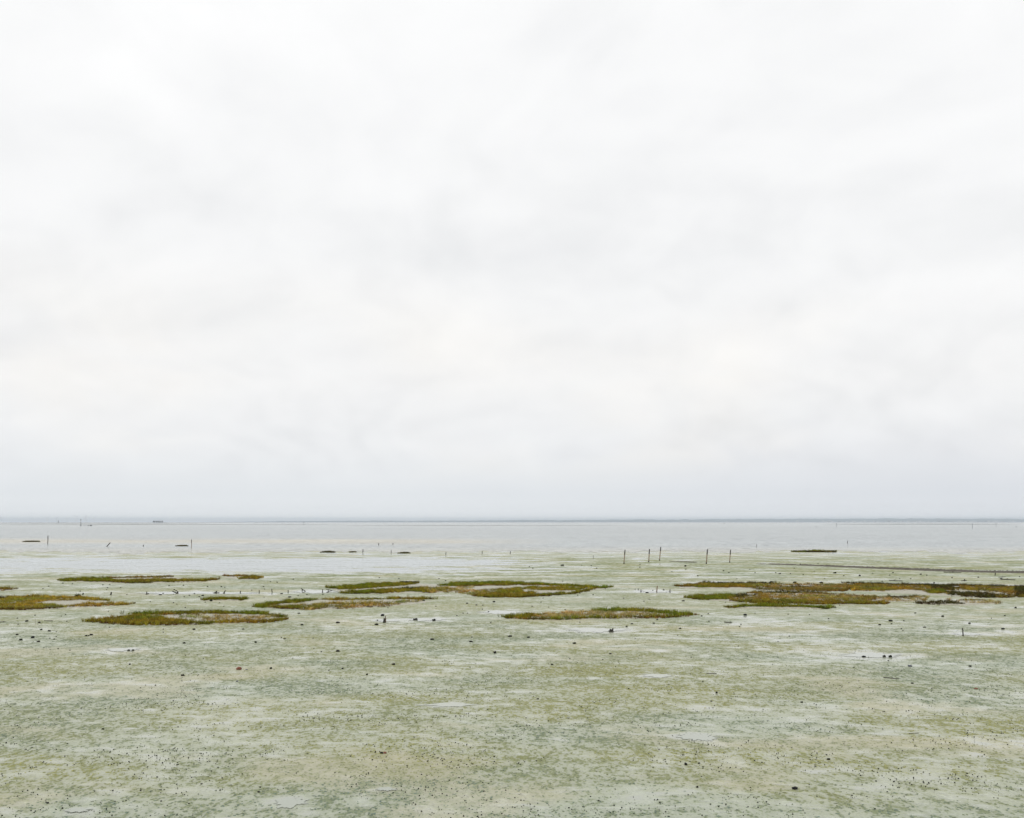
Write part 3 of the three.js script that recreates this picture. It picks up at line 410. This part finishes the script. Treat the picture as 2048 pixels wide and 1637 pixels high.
post('leaning_stake', 'short dark stake leaning right inside the central ring patch', 'stake', 1073.5, 1176, 1076.5, 1170.5, 2, [darkWood, darkWood], {}, 0, 0);
post('leaning_stake', 'slender rust-brown stake standing alone in a thin pool at far right', 'stake', 1926.9, 1273.2, 1926.2, 1263.4, 2.3, [rustWood, darkWood], {}, 0.3, 0);
post('stump', 'short black post on the far mud near the right edge', 'stump', 1990.8, 1152, 1991.2, 1146.4, 2, [darkWood, darkWood], {}, 0, 0);
post('thin_stick', 'thin pale upright stick on the mud left of the ring patch', 'stick', 69.8, 1251, 70, 1238, 0.5, [greyWood, darkWood], {}, 0, 0);
{ // broken stump with a split top
  const o = sticks('broken_stump', 'tallest broken stump, pale split top, standing below the middle patches', 'stump', [[769.3, 1246, 769.8, 1236.5, 6.2, 'base'], [770.3, 1238, 771, 1232, 2, 'splinter'], [771.6, 1239, 771.2, 1232.6, 1.1, 'pale_splinter'], [767, 1245.6, 768.2, 1239, 2.6, 'weedy_side']], [darkWood, darkWood, greyWood, weedMat]);
}
sticks('driftwood_root', 'jagged black driftwood root with a pointed arm lying in a pale pool', 'driftwood', [[1221, 1264.5, 1222.6, 1259, 6.5, 'body'], [1224.6, 1265.2, 1226, 1257.8, 3.2, 'upright'], [1222, 1262.6, 1215.3, 1262.2, 1.3, 'arm'], [1222.5, 1264.8, 1219.4, 1260.2, 2.4, 'knuckle']], [weedMat, darkWood, darkWood, darkWood]);
sticks('driftwood_root', 'black prow-shaped driftwood lump near the right edge beyond the rusty patch', 'driftwood', [[1930, 1162.6, 1929.6, 1158.6, 2.2, 'upright'], [1926, 1162.9, 1934.6, 1162.5, 2.2, 'base'], [1926.5, 1162.5, 1930, 1160, 1.8, 'brace']], [darkWood]);
// sticks and logs lying on the mud: ends in the photograph, thickness, label
function log(x0, y0, x1, y1, w, label, mat = darkWood, fork = false) {
  const [X0, Z0] = ground(x0, y0), [X1, Z1] = ground(x1, y1), L = Math.hypot(X1 - X0, Z1 - Z0), r = w / 2 * -Z0 / F, o = new THREE.Group(); o.position.set(X0, r * 0.6, Z0); o.rotation.y = Math.atan2(-(Z1 - Z0), X1 - X0);
  const g = trunk(r, r * 0.7, L, 60 + woodNo++, 0.08); g.rotateZ(-Math.PI / 2); part('shaft', g, mat, o);
  const k = trunk(r * 0.55, r * 0.3, L * 0.18 + r, 70 + woodNo); const b = part(fork ? 'branch' : 'knot', k, mat, o); b.position.set(L * (fork ? 0.25 : 0.4), 0, 0); b.rotation.z = -0.9;
  return top(o, 'driftwood', label, 'driftwood');
}
log(1777, 1357.2, 1799.5, 1359.2, 2.0, 'long thin black stick lying on the mud at right, nearest of the long ones', darkWood, true);
log(1422, 1348, 1434, 1348.2, 1.6, 'thin black stick right of the pale shallow pool');
log(1455, 1246, 1464.5, 1246.2, 2.3, 'short flat black plank on the mud right of the crescent patch');
log(1829.5, 1467.6, 1839, 1467.2, 1.4, 'short black stick on the mud in the lower right');
log(654, 1217.8, 662, 1217.6, 2.6, 'short black log at the front edge of the long low patch');
log(738, 1215.2, 746.5, 1214.6, 2.6, 'short black log at the right front edge of the long low patch');
log(2006, 1160.2, 2032, 1161, 2.2, 'long dark log lying near the right edge beyond the rusty patch', darkWood, true);
log(1782, 1162, 1806, 1163.2, 1.8, 'row of black driftwood behind the rusty patch at right', darkWood, true);
log(1800, 1185.8, 1810, 1185.9, 1.8, 'short brown plank in the gap between the right patches', rustWood);
log(1, 1245.4, 10.5, 1244.8, 1.9, 'flat black stick at the left edge below the yellow-green patch');
log(98, 1243, 106, 1243, 1.7, 'flat black stick left of the ring patch tip');
log(1891, 1145.8, 1924, 1146.6, 1.6, 'dark strip of timber beside the creek edge at right');
log(2000, 1155.4, 2012, 1154.8, 1.3, 'small stick behind the long dark log near the right edge');
log(1158, 1343, 1166, 1343.4, 1.0, 'thin twig on the mud left of the pale shallow pool');
log(1297, 1199, 1302, 1201, 0.9, 'thin twig slanting below the three stumps');
log(1084, 1181.8, 1094, 1181.6, 1.6, 'dark stick in the pool inside the central ring');

// ---------------------------------------------------------------- stones
function stoneGeo(seed) {
  let g = new THREE.IcosahedronGeometry(0.5, 3); g.deleteAttribute('uv'); g.deleteAttribute('normal'); g = mergeVertices(g);
  const p = g.attributes.position; for (let i = 0; i < p.count; i++) { const x = p.getX(i), y = p.getY(i), z = p.getZ(i), n = 1 + 0.34 * noise(x * 2.6 + seed * 5, y * 2.6 + z * 1.9) + 0.16 * noise(x * 6 + z * 4, y * 6 + seed); p.setXYZ(i, x * n, y * n, z * n * 0.9); }
  g.computeVertexNormals(); return g;
}
const stoneShapes = [1, 2, 3, 4, 5, 6].map(stoneGeo), dk = (c, q) => new THREE.MeshPhysicalMaterial({ color: lin(...c), roughness: q, specularIntensity: 0.35 }), stoneMats = [dk([0.008, 0.009, 0.010], 0.6), dk([0.014, 0.012, 0.010], 0.65), dk([0.010, 0.012, 0.007], 0.75)], redStone = std(lin(0.16, 0.055, 0.03), 0.7), blueStone = std(lin(0.03, 0.035, 0.075), 0.5), paleStone = std(lin(0.5, 0.5, 0.48), 0.7);
let stoneNo = 0; const sr = rng(303);
function stone(x, y, w, label, extra = {}, h = 0.62, mat = null) {
  const k = stoneNo++, [X, Z] = ground(x, y + w * h * 0.42), s = w * -Z / F * 1.14, m = new THREE.Mesh(stoneShapes[k % 6], mat || stoneMats[k % 3]);
  m.scale.set(s, s * h, s * (0.75 + sr() * 0.3)); m.position.set(X, s * h * 0.34, Z); m.rotation.y = (sr() - 0.5) * 0.9 + (k % 2) * Math.PI;
  return top(m, 'stone', label, 'stone', extra);
}
for (const [x, y, w, label, h, mat] of [
  [53, 1242.5, 5.5, 'flat dark stone third along the mud from the left edge, above the pair'], [78, 1245.5, 5, 'dark stone left of the ring patch, below the flat stick'], [82, 1259.5, 4.4, 'small dark stone at left, upper of a close pair'], [98, 1262, 5.4, 'dark stone at left, lower right of a close pair', 0.5], [33.5, 1269.5, 5, 'dark stone at far left, topmost of a loose cluster'],
  [41, 1280, 6, 'flat dark stone at far left, left lower one of a loose cluster', 0.55], [65, 1275, 6.2, 'round black stone at far left, biggest of a loose cluster', 0.75], [76.5, 1283.5, 5.8, 'flat dark stone at far left, lowest of a loose cluster', 0.5], [172, 1272, 4.6, 'left stone of the close pair below the ring patch tip'], [182, 1270, 6, 'right and larger stone of the close pair below the ring patch tip'],
  [257.5, 1301, 5, 'left black stone of the pair lying in a small pool'], [265.5, 1301, 5.2, 'right black stone of the pair lying in a small pool'], [259, 1329, 3.8, 'small round stone on the mud below the pair in the pool', 0.8], [365, 1351, 6, 'black oval stone in the left foreground, left of the reddish one'], [368, 1286.5, 5.4, 'dark stone with a bump, between the ring patch and the reddish stone'],
  [387.5, 1259, 5.2, 'dark stone just in front of the ring patch'], [478, 1337.5, 9.5, 'biggest reddish-brown stone in the left foreground', 0.62, redStone], [493, 1340, 4.6, 'thin bluish stone right beside the reddish-brown one', 0.3, blueStone], [474, 1363, 4.4, 'small blue-black stone below the reddish-brown one', 0.5, blueStone], [486, 1259, 3.6, 'small stone in front of the right part of the ring patch'], [511, 1285, 4.2, 'small stone alone below the right end of the ring patch', 0.8],
  [603.5, 1250, 5, 'flat small stone right of the ring patch'], [675.5, 1245.5, 7.2, 'flat black stone left of the broken stump', 0.45], [753, 1249.5, 7.2, 'flat black stone at the lower left of the broken stump', 0.45], [765, 1230.8, 6.8, 'black stone just behind the broken stump', 0.65], [831, 1239, 8.2, 'black fish-shaped stone in the pool right of the broken stump', 0.45], [868, 1240.6, 6.4, 'round black stone farther right in the pool by the broken stump', 0.6],
  [597.5, 1227, 5, 'small flat stone in front of the long low patch', 0.4], [675.5, 1302.5, 7, 'smooth black oval stone on mud left of centre', 0.5], [541.5, 1337, 4.6, 'small round black stone right of the reddish-brown stone', 0.75], [685, 1337.5, 3.9, 'small round stone left of centre above a tiny one', 0.75], [787, 1329, 6.2, 'black oval stone near the centre of the foreground', 0.55], [734, 1349.5, 3.6, 'small slanted stone below the black oval one', 0.9],
  [864, 1279, 7.4, 'flat black stone below the pool of the broken stump', 0.42], [942, 1283.5, 6.8, 'flat reddish-black stone left of centre', 0.42], [1020, 1273, 8.2, 'long flat black stone at the middle, left one of a pair', 0.36], [1057, 1275, 5.4, 'black stone at the middle, right one of a pair', 0.5], [990, 1305.5, 5.2, 'round black stone at the middle of the mudflat', 0.9], [1149, 1287, 6.2, 'black two-humped stone below the driftwood root', 0.5],
  [1104, 1329.5, 5, 'small slanted black stone below the two-humped one', 0.5], [1221, 1308, 5.2, 'flat black stone straight below the driftwood root', 0.42], [1253.5, 1253.5, 4, 'black stone upper right of the driftwood root, nearer one of two'], [1264, 1248, 4, 'black stone upper right of the driftwood root, farther one of two'], [1308, 1247, 4.2, 'black stone in front of the crescent patch middle'], [1360.5, 1257.5, 4.4, 'black stone in front of the crescent patch right end'],
  [1490.5, 1230, 6.2, 'dark grey stone right of the crescent patch tip', 0.6], [1315, 1239.5, 3.6, 'small stone touching the front of the crescent patch'], [1403.5, 1232.5, 3.8, 'small stone at the very tip of the crescent patch'], [1433.5, 1386, 3.9, 'small upright black stone right of centre foreground', 1.1], [1423, 1403, 3.8, 'small black stone just below the upright one right of centre'], [1075.5, 1398.5, 4.4, 'small black stone right of the long narrow pool', 0.5],
  [1781.5, 1242, 7.2, 'larger black stone of the pair at right below the rust-brown patch', 0.5], [1760, 1250, 5, 'smaller black stone of the pair at right below the rust-brown patch', 0.5], [1886, 1233, 5.2, 'round black stone at right below the small dark olive patch', 0.6], [1831, 1226.5, 3.9, 'small flat stone below the rust-brown patch right end', 0.5], [1849.5, 1255, 5.6, 'flat black stone left of the beige patch at right', 0.36], [1939.5, 1247, 4.4, 'small black stone above the leaning rusty stake', 0.6], [2006.5, 1258, 7.2, 'flat black stone near the right edge', 0.45], [2032, 1216, 4.6, 'dark stone close to the right edge under the rusty patch', 0.7], [2010, 1232, 3.8, 'small black stone close to the right edge between two larger ones', 0.5],
  [1728, 1313.5, 6.6, 'leftmost of the three black stones in the right-hand pool', 0.45], [1769, 1313, 5.2, 'middle one of the three black stones in the right-hand pool', 0.8], [1781, 1313.5, 6, 'rightmost of the three black stones in the right-hand pool', 0.75], [1820.5, 1332.5, 7.4, 'purplish black stone below the right-hand pool', 0.42, blueStone], [1941, 1333, 5.4, 'black oval stone at right below the leaning stake', 0.55], [1825, 1367, 5, 'dark stone with a white chip beside the long black stick', 0.5], [1829.5, 1367.6, 2.6, 'white chip beside a dark stone in the right foreground', 0.6, paleStone], [1952.5, 1378, 7, 'flat reddish stone at far right', 0.35, redStone], [1604, 1405, 4.6, 'small black stone in the right foreground above the big one', 0.6],
  [763, 1506.2, 6.2, 'left stone of the pair in the foreground middle', 0.55], [769.8, 1506.2, 6.2, 'right reddish stone of the pair in the foreground middle', 0.6, redStone], [205.5, 1458.5, 4.8, 'small flat black stone in the left foreground', 0.5], [95, 1606.5, 4.4, 'small black stone in the bottom left corner', 0.75], [517, 1584.5, 4.4, 'small black stone left of the round dull pool', 0.7], [1372, 1529.5, 5.4, 'crooked black stone in the foreground right of centre', 0.75], [1398, 1527, 4.6, 'small black stone right of the crooked one', 0.55], [1395, 1574.5, 4, 'round black stone below the crooked one', 0.9], [1657.5, 1519, 6.6, 'flat dark stone in the lower right foreground', 0.5], [1590, 1577, 9.6, 'biggest round black stone in the lower right foreground', 0.6], [627.5, 1437, 4.6, 'small flat black stone in the foreground left of centre', 0.4],
  [563, 1188, 5, 'flat dark stone below the left stump row, left one of two', 0.4], [579, 1194.5, 6, 'flat dark stone between the stump row and the long low patch', 0.42], [320.5, 1190, 5.4, 'flat dark stone in the left row between two stumps', 0.4], [422, 1201.5, 5.2, 'round black stone at the front of the small green strip', 0.75], [405, 1191.5, 4.6, 'dark stone above the small green strip'], [800, 1205, 5.4, 'round dark stone sitting in the long low patch', 0.7], [847, 1202, 5.4, 'dark stone at the right end of the long low patch', 0.55],
  [934, 1207, 4.2, 'dark stone right of the long low patch, first of three in line', 0.5], [953, 1210.5, 3.8, 'dark stone right of the long low patch, second of three in line', 0.5], [988, 1204, 5.2, 'dark stone below the central ring patch', 0.5], [1294.5, 1186, 5.4, 'flat dark stone at the foot of the three stumps', 0.4], [1367, 1202, 5.4, 'flat dark stone beside the bright green left end of the rust-brown patch', 0.35], [1125, 1131, 6.2, 'oblong dark block on the far mud near the middle', 0.4], [1371, 1132.5, 3.8, 'black stone on the far mud below the tall posts', 0.8],
  [1543, 1164.5, 6.2, 'grey boulder behind the right-hand brown patch, leftmost of three', 0.5], [1590, 1165.5, 6.6, 'grey boulder behind the right-hand brown patch, middle of three', 0.5], [1643, 1165.6, 6.4, 'grey boulder behind the right-hand brown patch, rightmost of three', 0.5], [1560, 1148, 5, 'flat dark stone on the far mud at right', 0.4], [1670, 1146, 6.2, 'pair-like flat dark stone below the creek edge', 0.35], [2003, 1158.2, 5, 'black stone touching the long dark log'], [1720, 1151.6, 3.6, 'small upright black stone below the creek edge', 0.9], [1842, 1149, 4.4, 'small flat stone right below the creek edge', 0.5],
]) stone(x, y, w, label, {}, h ?? 0.55, mat ?? null);
const SMALL = [
  ['tiny dark stone lying on the far streaked mud beyond the grass patches', 'tiny stones on the far mud', [[1059, 1134], [1066, 1137], [1163, 1131], [1183, 1132], [1193, 1137], [1280, 1135], [1344, 1144], [1372, 1139], [1458, 1146], [1500, 1164], [1511, 1146], [1629, 1143], [1688, 1152], [1581, 1148], [1786, 1146], [1854, 1151], [1126, 1163], [586, 1159], [541, 1164], [1589, 1137], [1601, 1129], [1636, 1128], [1746, 1147], [1780, 1151], [1822, 1158], [1765, 1163], [1869, 1166], [1905, 1156], [1957, 1155], [2040, 1154], [1800, 1158], [1650, 1158], [1607, 1150], [1552, 1146], [1474, 1158], [1396, 1152], [878, 1158], [891, 1162], [758, 1156], [798, 1158], [1280, 1130], [1447, 1142], [1500, 1139]]],
  ['tiny dark stone on the mud around the left row of stumps', 'tiny stones by the left stumps', [[85, 1178], [97, 1173], [144, 1168], [205, 1170], [219, 1170], [214, 1176], [213, 1180], [241, 1176], [338, 1172], [367, 1171], [348, 1180], [352, 1182], [346, 1189], [388, 1188], [398, 1194], [368, 1194], [442, 1174], [449, 1175], [410, 1205], [439, 1206], [353, 1209], [347, 1206], [370, 1216], [447, 1213], [216, 1223], [271, 1223], [300, 1204], [596, 1192], [614, 1190], [646, 1189], [528, 1195], [527, 1174], [529, 1179], [554, 1165], [125, 1167], [160, 1183], [253, 1190], [326, 1187], [378, 1191], [415, 1174], [503, 1181]]],
  ['tiny dark stone on the mud between the middle grass patches', 'tiny stones among the middle patches', [[965, 1211], [965, 1219], [977, 1224], [926, 1227], [935, 1227], [914, 1232], [776, 1216], [755, 1241], [872, 1213], [618, 1229], [1271, 1179], [1277, 1179], [1306, 1181], [1328, 1180], [1248, 1197], [1155, 1191], [1160, 1187], [1130, 1220], [1166, 1220], [1064, 1213], [1098, 1215], [1082, 1205], [1086, 1197], [1063, 1187], [1077, 1183], [1417, 1228], [1510, 1227], [1451, 1205], [1211, 1178], [1187, 1190], [1288, 1203], [982, 1246], [1577, 1229], [1619, 1230], [1658, 1238], [1680, 1211], [1672, 1216], [1803, 1258]]],
  ['tiny dark stone scattered on the open mud in front of the grass patches', 'tiny stones on the open mud', [[36, 1249], [89, 1242], [122, 1233], [131, 1230], [133, 1243], [34, 1237], [70, 1231], [30, 1275], [99, 1277], [108, 1279], [112, 1274], [112, 1264], [177, 1272], [139, 1301], [254, 1301], [311, 1371], [326, 1259], [219, 1255], [227, 1249], [562, 1276], [568, 1278], [571, 1278], [626, 1277], [628, 1298], [116, 1298], [658, 1341], [940, 1335], [944, 1275], [1160, 1245], [1355, 1271], [1206, 1320], [1231, 1334], [1382, 1315], [1418, 1243], [1482, 1249], [1480, 1254], [1477, 1293], [1495, 1313], [1258, 1378], [1406, 1364], [1784, 1248], [1808, 1242], [1579, 1273], [1556, 1284], [1806, 1262], [1777, 1322], [1708, 1335], [1864, 1378], [1983, 1237], [1270, 1278], [1140, 1318], [642, 1304], [406, 1318], [371, 1311], [326, 1265], [147, 1543], [568, 1521], [1231, 1579], [1800, 1443], [263, 1359]]],
];
for (const [label, group, list] of SMALL) for (const [x, y] of list) stone(x + (sr() - 0.5), y, 2.0 + sr() * 1.1, label, { group }, 0.6);

// ---------------------------------------------------------------- things out at sea
const faint = (c) => std(lin(...c), 0.8);
{ // forts on legs
  const steel = faint([0.025, 0.032, 0.045]), D = 5000, s = D / F, S9 = D / 9000;
  for (const [px, w, label] of [[307.5, 3.2, 'leftmost and broadest of the five sea fort towers on the horizon'], [312.1, 2.6, 'second from left of the five sea fort towers'], [315.9, 2.2, 'middle one of the five sea fort towers'], [319.6, 2.2, 'second from right of the five sea fort towers'], [324, 2.3, 'rightmost of the five sea fort towers, standing slightly apart']]) {
    const o = new THREE.Group(), W = w * s / S9; o.scale.setScalar(S9); o.position.set((px - 1024) / F * D, 0, -D);
    const body = new THREE.CylinderGeometry(W * 0.52, W * 0.46, 8.5, 8); body.rotateY(Math.PI / 8); part('house', body, steel, o).position.y = 15.5;
    const rf = new THREE.CylinderGeometry(W * 0.36, W * 0.44, 2.2, 8); part('roof_deck', rf, steel, o).position.y = 20.7;
    const deck = new THREE.CylinderGeometry(W * 0.5, W * 0.5, 0.6, 8); part('platform', deck, steel, o).position.y = 10.9;
    for (const [a, b] of [[-1, -1], [1, -1], [1, 1], [-1, 1]]) { const g = new THREE.CylinderGeometry(0.75, 0.85, 12.4, 8), l = part('leg', g, steel, o); l.position.set(a * W * 0.31, 4.8, b * W * 0.31); l.rotation.set(-b * 0.16, 0, a * 0.16); }
    top(o, 'sea_fort', label, 'sea fort', { group: 'sea forts on the horizon' });
  }
}
{ // wind turbines, built once and copied
  const white = faint([0.62, 0.64, 0.66]), base = new THREE.Group(), D = 13500;
  part('tower', new THREE.CylinderGeometry(1.5, 2.6, 70, 14).translate(0, 35, 0), white, base);
  part('nacelle', new THREE.CapsuleGeometry(2.1, 6, 4, 10).rotateX(Math.PI / 2).translate(0, 71, 1), white, base);
  const hub = part('hub', new THREE.SphereGeometry(2.2, 12, 8).scale(1, 1, 1.3).translate(0, 71, 6), white, base);
  const sh = new THREE.Shape(); sh.moveTo(-0.9, 1); sh.lineTo(-1.5, 9); sh.lineTo(-0.2, 42); sh.lineTo(0.4, 42); sh.lineTo(1.6, 9); sh.lineTo(0.9, 1); sh.closePath();
  const bg = new THREE.ExtrudeGeometry(sh, { depth: 0.7, bevelEnabled: true, bevelSize: 0.2, bevelThickness: 0.2, bevelSegments: 1 });
  [0, 1, 2].forEach((k) => { const b = part('blade', bg, white, base); b.position.set(0, 71, 6); b.rotation.z = k * Math.PI * 2 / 3; });
  [[1.5, 0.95, 0.3, 'faint white wind turbine at the very left edge of the horizon'], [94, 1.0, 0.9, 'wind turbine alone, second from the left on the horizon'], [113, 0.9, 0.15, 'wind turbine beside the dark beacon tower on the horizon'], [133.5, 0.85, 0.6, 'small wind turbine between the beacon tower and the clearest turbine'], [151.5, 1.15, 1.05, 'clearest wind turbine, left of the striped beacon pole'], [168.6, 0.8, 0.4, 'smaller rear one of the two close wind turbines'], [171.8, 1.2, 0.2, 'taller front one of the two close wind turbines'], [187.4, 1.05, 0.7, 'rightmost wind turbine on the horizon']].forEach(([px, s, spin, label], k) => {
    const o = k ? base.clone() : base, d = D / s; o.position.set((px - 1024) / F * d, 0, -d); o.rotation.y = 0.35 + (k % 3) * 0.1;
    o.children.forEach((c, i) => { if (c.name === 'blade') c.rotation.z = spin + (i - 3) * Math.PI * 2 / 3; });
    top(o, 'wind_turbine', label, 'wind turbine', { group: 'wind turbines on the horizon' });
  });
}
{ // beacon tower on the horizon
  const m = faint([0.05, 0.055, 0.06]), D = 5000, o = new THREE.Group(); o.scale.setScalar(D / 8000); o.position.set((116.2 - 1024) / F * D, 0, -D);
  for (const [a, b] of [[-1, -1], [1, -1], [1, 1], [-1, 1]]) { const l = part('leg', new THREE.CylinderGeometry(0.5, 0.6, 17, 6), m, o); l.position.set(a * 1.9, 8.4, b * 1.9); l.rotation.set(-b * 0.1, 0, a * 0.1); }
  part('platform', new THREE.CylinderGeometry(2.4, 2.4, 2.6, 8), m, o).position.y = 13; part('lantern', new THREE.CylinderGeometry(1.2, 1.5, 5, 8), m, o).position.y = 19;
  top(o, 'beacon_tower', 'dark legged beacon tower on the horizon among the wind turbines', 'beacon');
}
{ // striped beacon with the hulk beside it
  const d = depthAt(1052.6), s = d / F, dark = faint([0.02, 0.022, 0.025]), pale = faint([0.55, 0.55, 0.55]), X = (p) => (p - 1024) / F * d;
  const o = new THREE.Group(); o.position.set(X(161.2), 0, -d);
  const seg = 13.5 * s / 5; [0, 1, 2, 3, 4].forEach((k) => part('band', new THREE.CylinderGeometry(0.42 * s, 0.46 * s, seg, 10).translate(0, seg * (k + 0.5), 0), k === 3 ? pale : dark, o));
  part('footing', new THREE.CylinderGeometry(0.9 * s, 1.3 * s, 1.6 * s, 10).translate(0, 0.6 * s, 0), dark, o);
  part('top_mark', new THREE.CylinderGeometry(0.75 * s, 0.75 * s, 0.9 * s, 10).translate(0, 13.2 * s, 0), dark, o);
  top(o, 'beacon_pole', 'dark beacon pole with one pale band standing by a black hulk', 'beacon');
  const w = new THREE.Group(); w.position.set(X(176), 0, -d - 4);
  const heap = (cx, wd, h, seed) => { const g = stoneGeo(seed); g.scale(wd * s, h * 2 * s, wd * 0.5 * s); g.translate((cx - 176) * s, 0, 0); return g; };
  part('hull', heap(179, 4.6, 1.9, 8), dark, w); part('cabin', heap(173.4, 3.6, 1.3, 9), dark, w); part('timbers', mergeGeometries([heap(167, 3.5, 0.6, 10), heap(164.5, 2.5, 0.5, 11), heap(187.8, 1.2, 0.8, 12)]), dark, w);
  top(w, 'hulk', 'low black hulk of wreckage on the far bank beside the beacon pole', 'wreck');
}
for (const [x, y0, y1, w, c, label] of [[607.4, 1051, 1043.8, 0.8, [0.05, 0.05, 0.05], 'thin dark withy standing alone on the far water left of centre'], [1673.2, 1054.4, 1046.5, 0.6, [0.12, 0.12, 0.13], 'faint thin pole on the far water, leftmost of three at right'], [1945.2, 1058, 1048.3, 0.8, [0.09, 0.1, 0.12], 'darkest thin pole on the far water, middle of three at right'], [1992.8, 1054.5, 1046.3, 0.6, [0.14, 0.14, 0.15], 'thin pole on the far water, rightmost of three']]) {
  const d = depthAt(y0), s = d / F, o = new THREE.Group(); o.position.set((x - 1024) / F * d, 0, -d); const m = faint(c), h = (y0 - y1) * s;
  part('pole', new THREE.CylinderGeometry(w / 2 * s * 0.8, w / 2 * s, h, 8).translate(0, h / 2, 0), m, o); part('top_mark', new THREE.CylinderGeometry(w * 0.7 * s, w * 0.7 * s, h * 0.14, 8).translate(0, h * 0.94, 0), m, o);
  top(o, 'channel_pole', label, 'pole');
}
for (const [x, y, w, label] of [[1632.8, 1054, 1.8, 'small dark buoy on the far water at right'], [2033, 1054, 2, 'small dark buoy on the far water near the right edge'], [1448.3, 1047.6, 1.5, 'tiny dark buoy close under the far hills']]) {
  const d = depthAt(y + w * 0.4), s = d / F * w, o = new THREE.Group(); o.position.set((x - 1024) / F * d, 0, -d); const m = faint([0.05, 0.055, 0.06]);
  part('float', new THREE.SphereGeometry(0.5 * s, 14, 10).scale(1, 0.8, 1).translate(0, 0.2 * s, 0), m, o); part('top_mark', new THREE.ConeGeometry(0.22 * s, 0.5 * s, 8).translate(0, 0.75 * s, 0), m, o);
  top(o, 'buoy', label, 'buoy');
}

// ---------------------------------------------------------------- small growth and shells strewn over the near mud
{
  const r = rng(1234), m = new THREE.Matrix4(), q = new THREE.Quaternion(), Y = new THREE.Vector3(0, 1, 0), c = new THREE.Color();
  const clump = (seed) => { let g = new THREE.IcosahedronGeometry(0.5, 1); g.deleteAttribute('uv'); g.deleteAttribute('normal'); g = mergeVertices(g); const p = g.attributes.position; for (let i = 0; i < p.count; i++) { const x = p.getX(i), y = p.getY(i), z = p.getZ(i), n = 1 + 0.7 * noise(x * 4 + seed * 3, z * 4 + y * 3); p.setXYZ(i, x * n, y * n * 0.5, z * n); } g.computeVertexNormals(); return g; };
  const N = 190000, weed = new THREE.InstancedMesh(clump(3), std(0xffffff, 0.6), N); let k = 0, tries = 0;
  while (k < N && tries++ < 2e6) {
    const d = 13 + 37 * Math.pow(r(), 0.8), x = (r() - 0.5) * 1.25 * d, f = flat(x, d, true), a = f[5]; if (r() > Math.pow(a, 1.4) * 1.15) continue;
    const s = 0.011 + 0.026 * Math.pow(r(), 2), hue = sstep(-0.25, 0.3, fbm(x * 0.11 + 31, (d + x * 0.16) * 0.2 - 8, 3)) + (r() - 0.5) * 0.5, v = 0.7 + r() * 0.8;
    q.setFromAxisAngle(Y, r() * 6.28); m.compose(new THREE.Vector3(x, s * 0.06, -d), q, new THREE.Vector3(s * (1 + r()), s * 0.5, s)); weed.setMatrixAt(k, m);
    weed.setColorAt(k, c.setRGB(mix(0.10, 0.20, hue) * v, mix(0.135, 0.195, hue) * v, mix(0.09, 0.045, hue) * v)); k++;
  }
  weed.count = k;
  top(weed, 'green_algae', 'scraps of green and olive algae strewn over the near mud', 'algae', { kind: 'stuff' });
  const M = 10500, shells = new THREE.InstancedMesh(clump(9), new THREE.MeshPhysicalMaterial({ color: 0xffffff, roughness: 0.8, specularIntensity: 0.25 }), M); k = 0; tries = 0;
  while (k < M && tries++ < 2e6) {
    const d = 13 + 30 * Math.pow(r(), 1.25), x = (r() - 0.5) * 1.25 * d, n = fbm(x * 0.35 + 70, d * 0.5, 3) + 0.4 * noise(x * 2.2, d * 2.2); if (r() > sstep(-0.15, 0.5, n) * (1 - 0.8 * sstep(26, 43, d))) continue;
    const s = 0.009 + 0.018 * Math.pow(r(), 2.6); q.setFromAxisAngle(Y, r() * 6.28); m.compose(new THREE.Vector3(x, s * 0.3, -d), q, new THREE.Vector3(s * 1.25, s * 1.7, s)); shells.setMatrixAt(k, m);
    const v = 0.004 + 0.016 * r() * r(); shells.setColorAt(k, c.setRGB(v, v * 1.02, v * 1.1)); k++;
  }
  shells.count = k;
  top(shells, 'shells', 'countless small black shells and worm casts dotted over the near mud', 'shells', { kind: 'stuff' });
}
renderer.render(scene, camera);
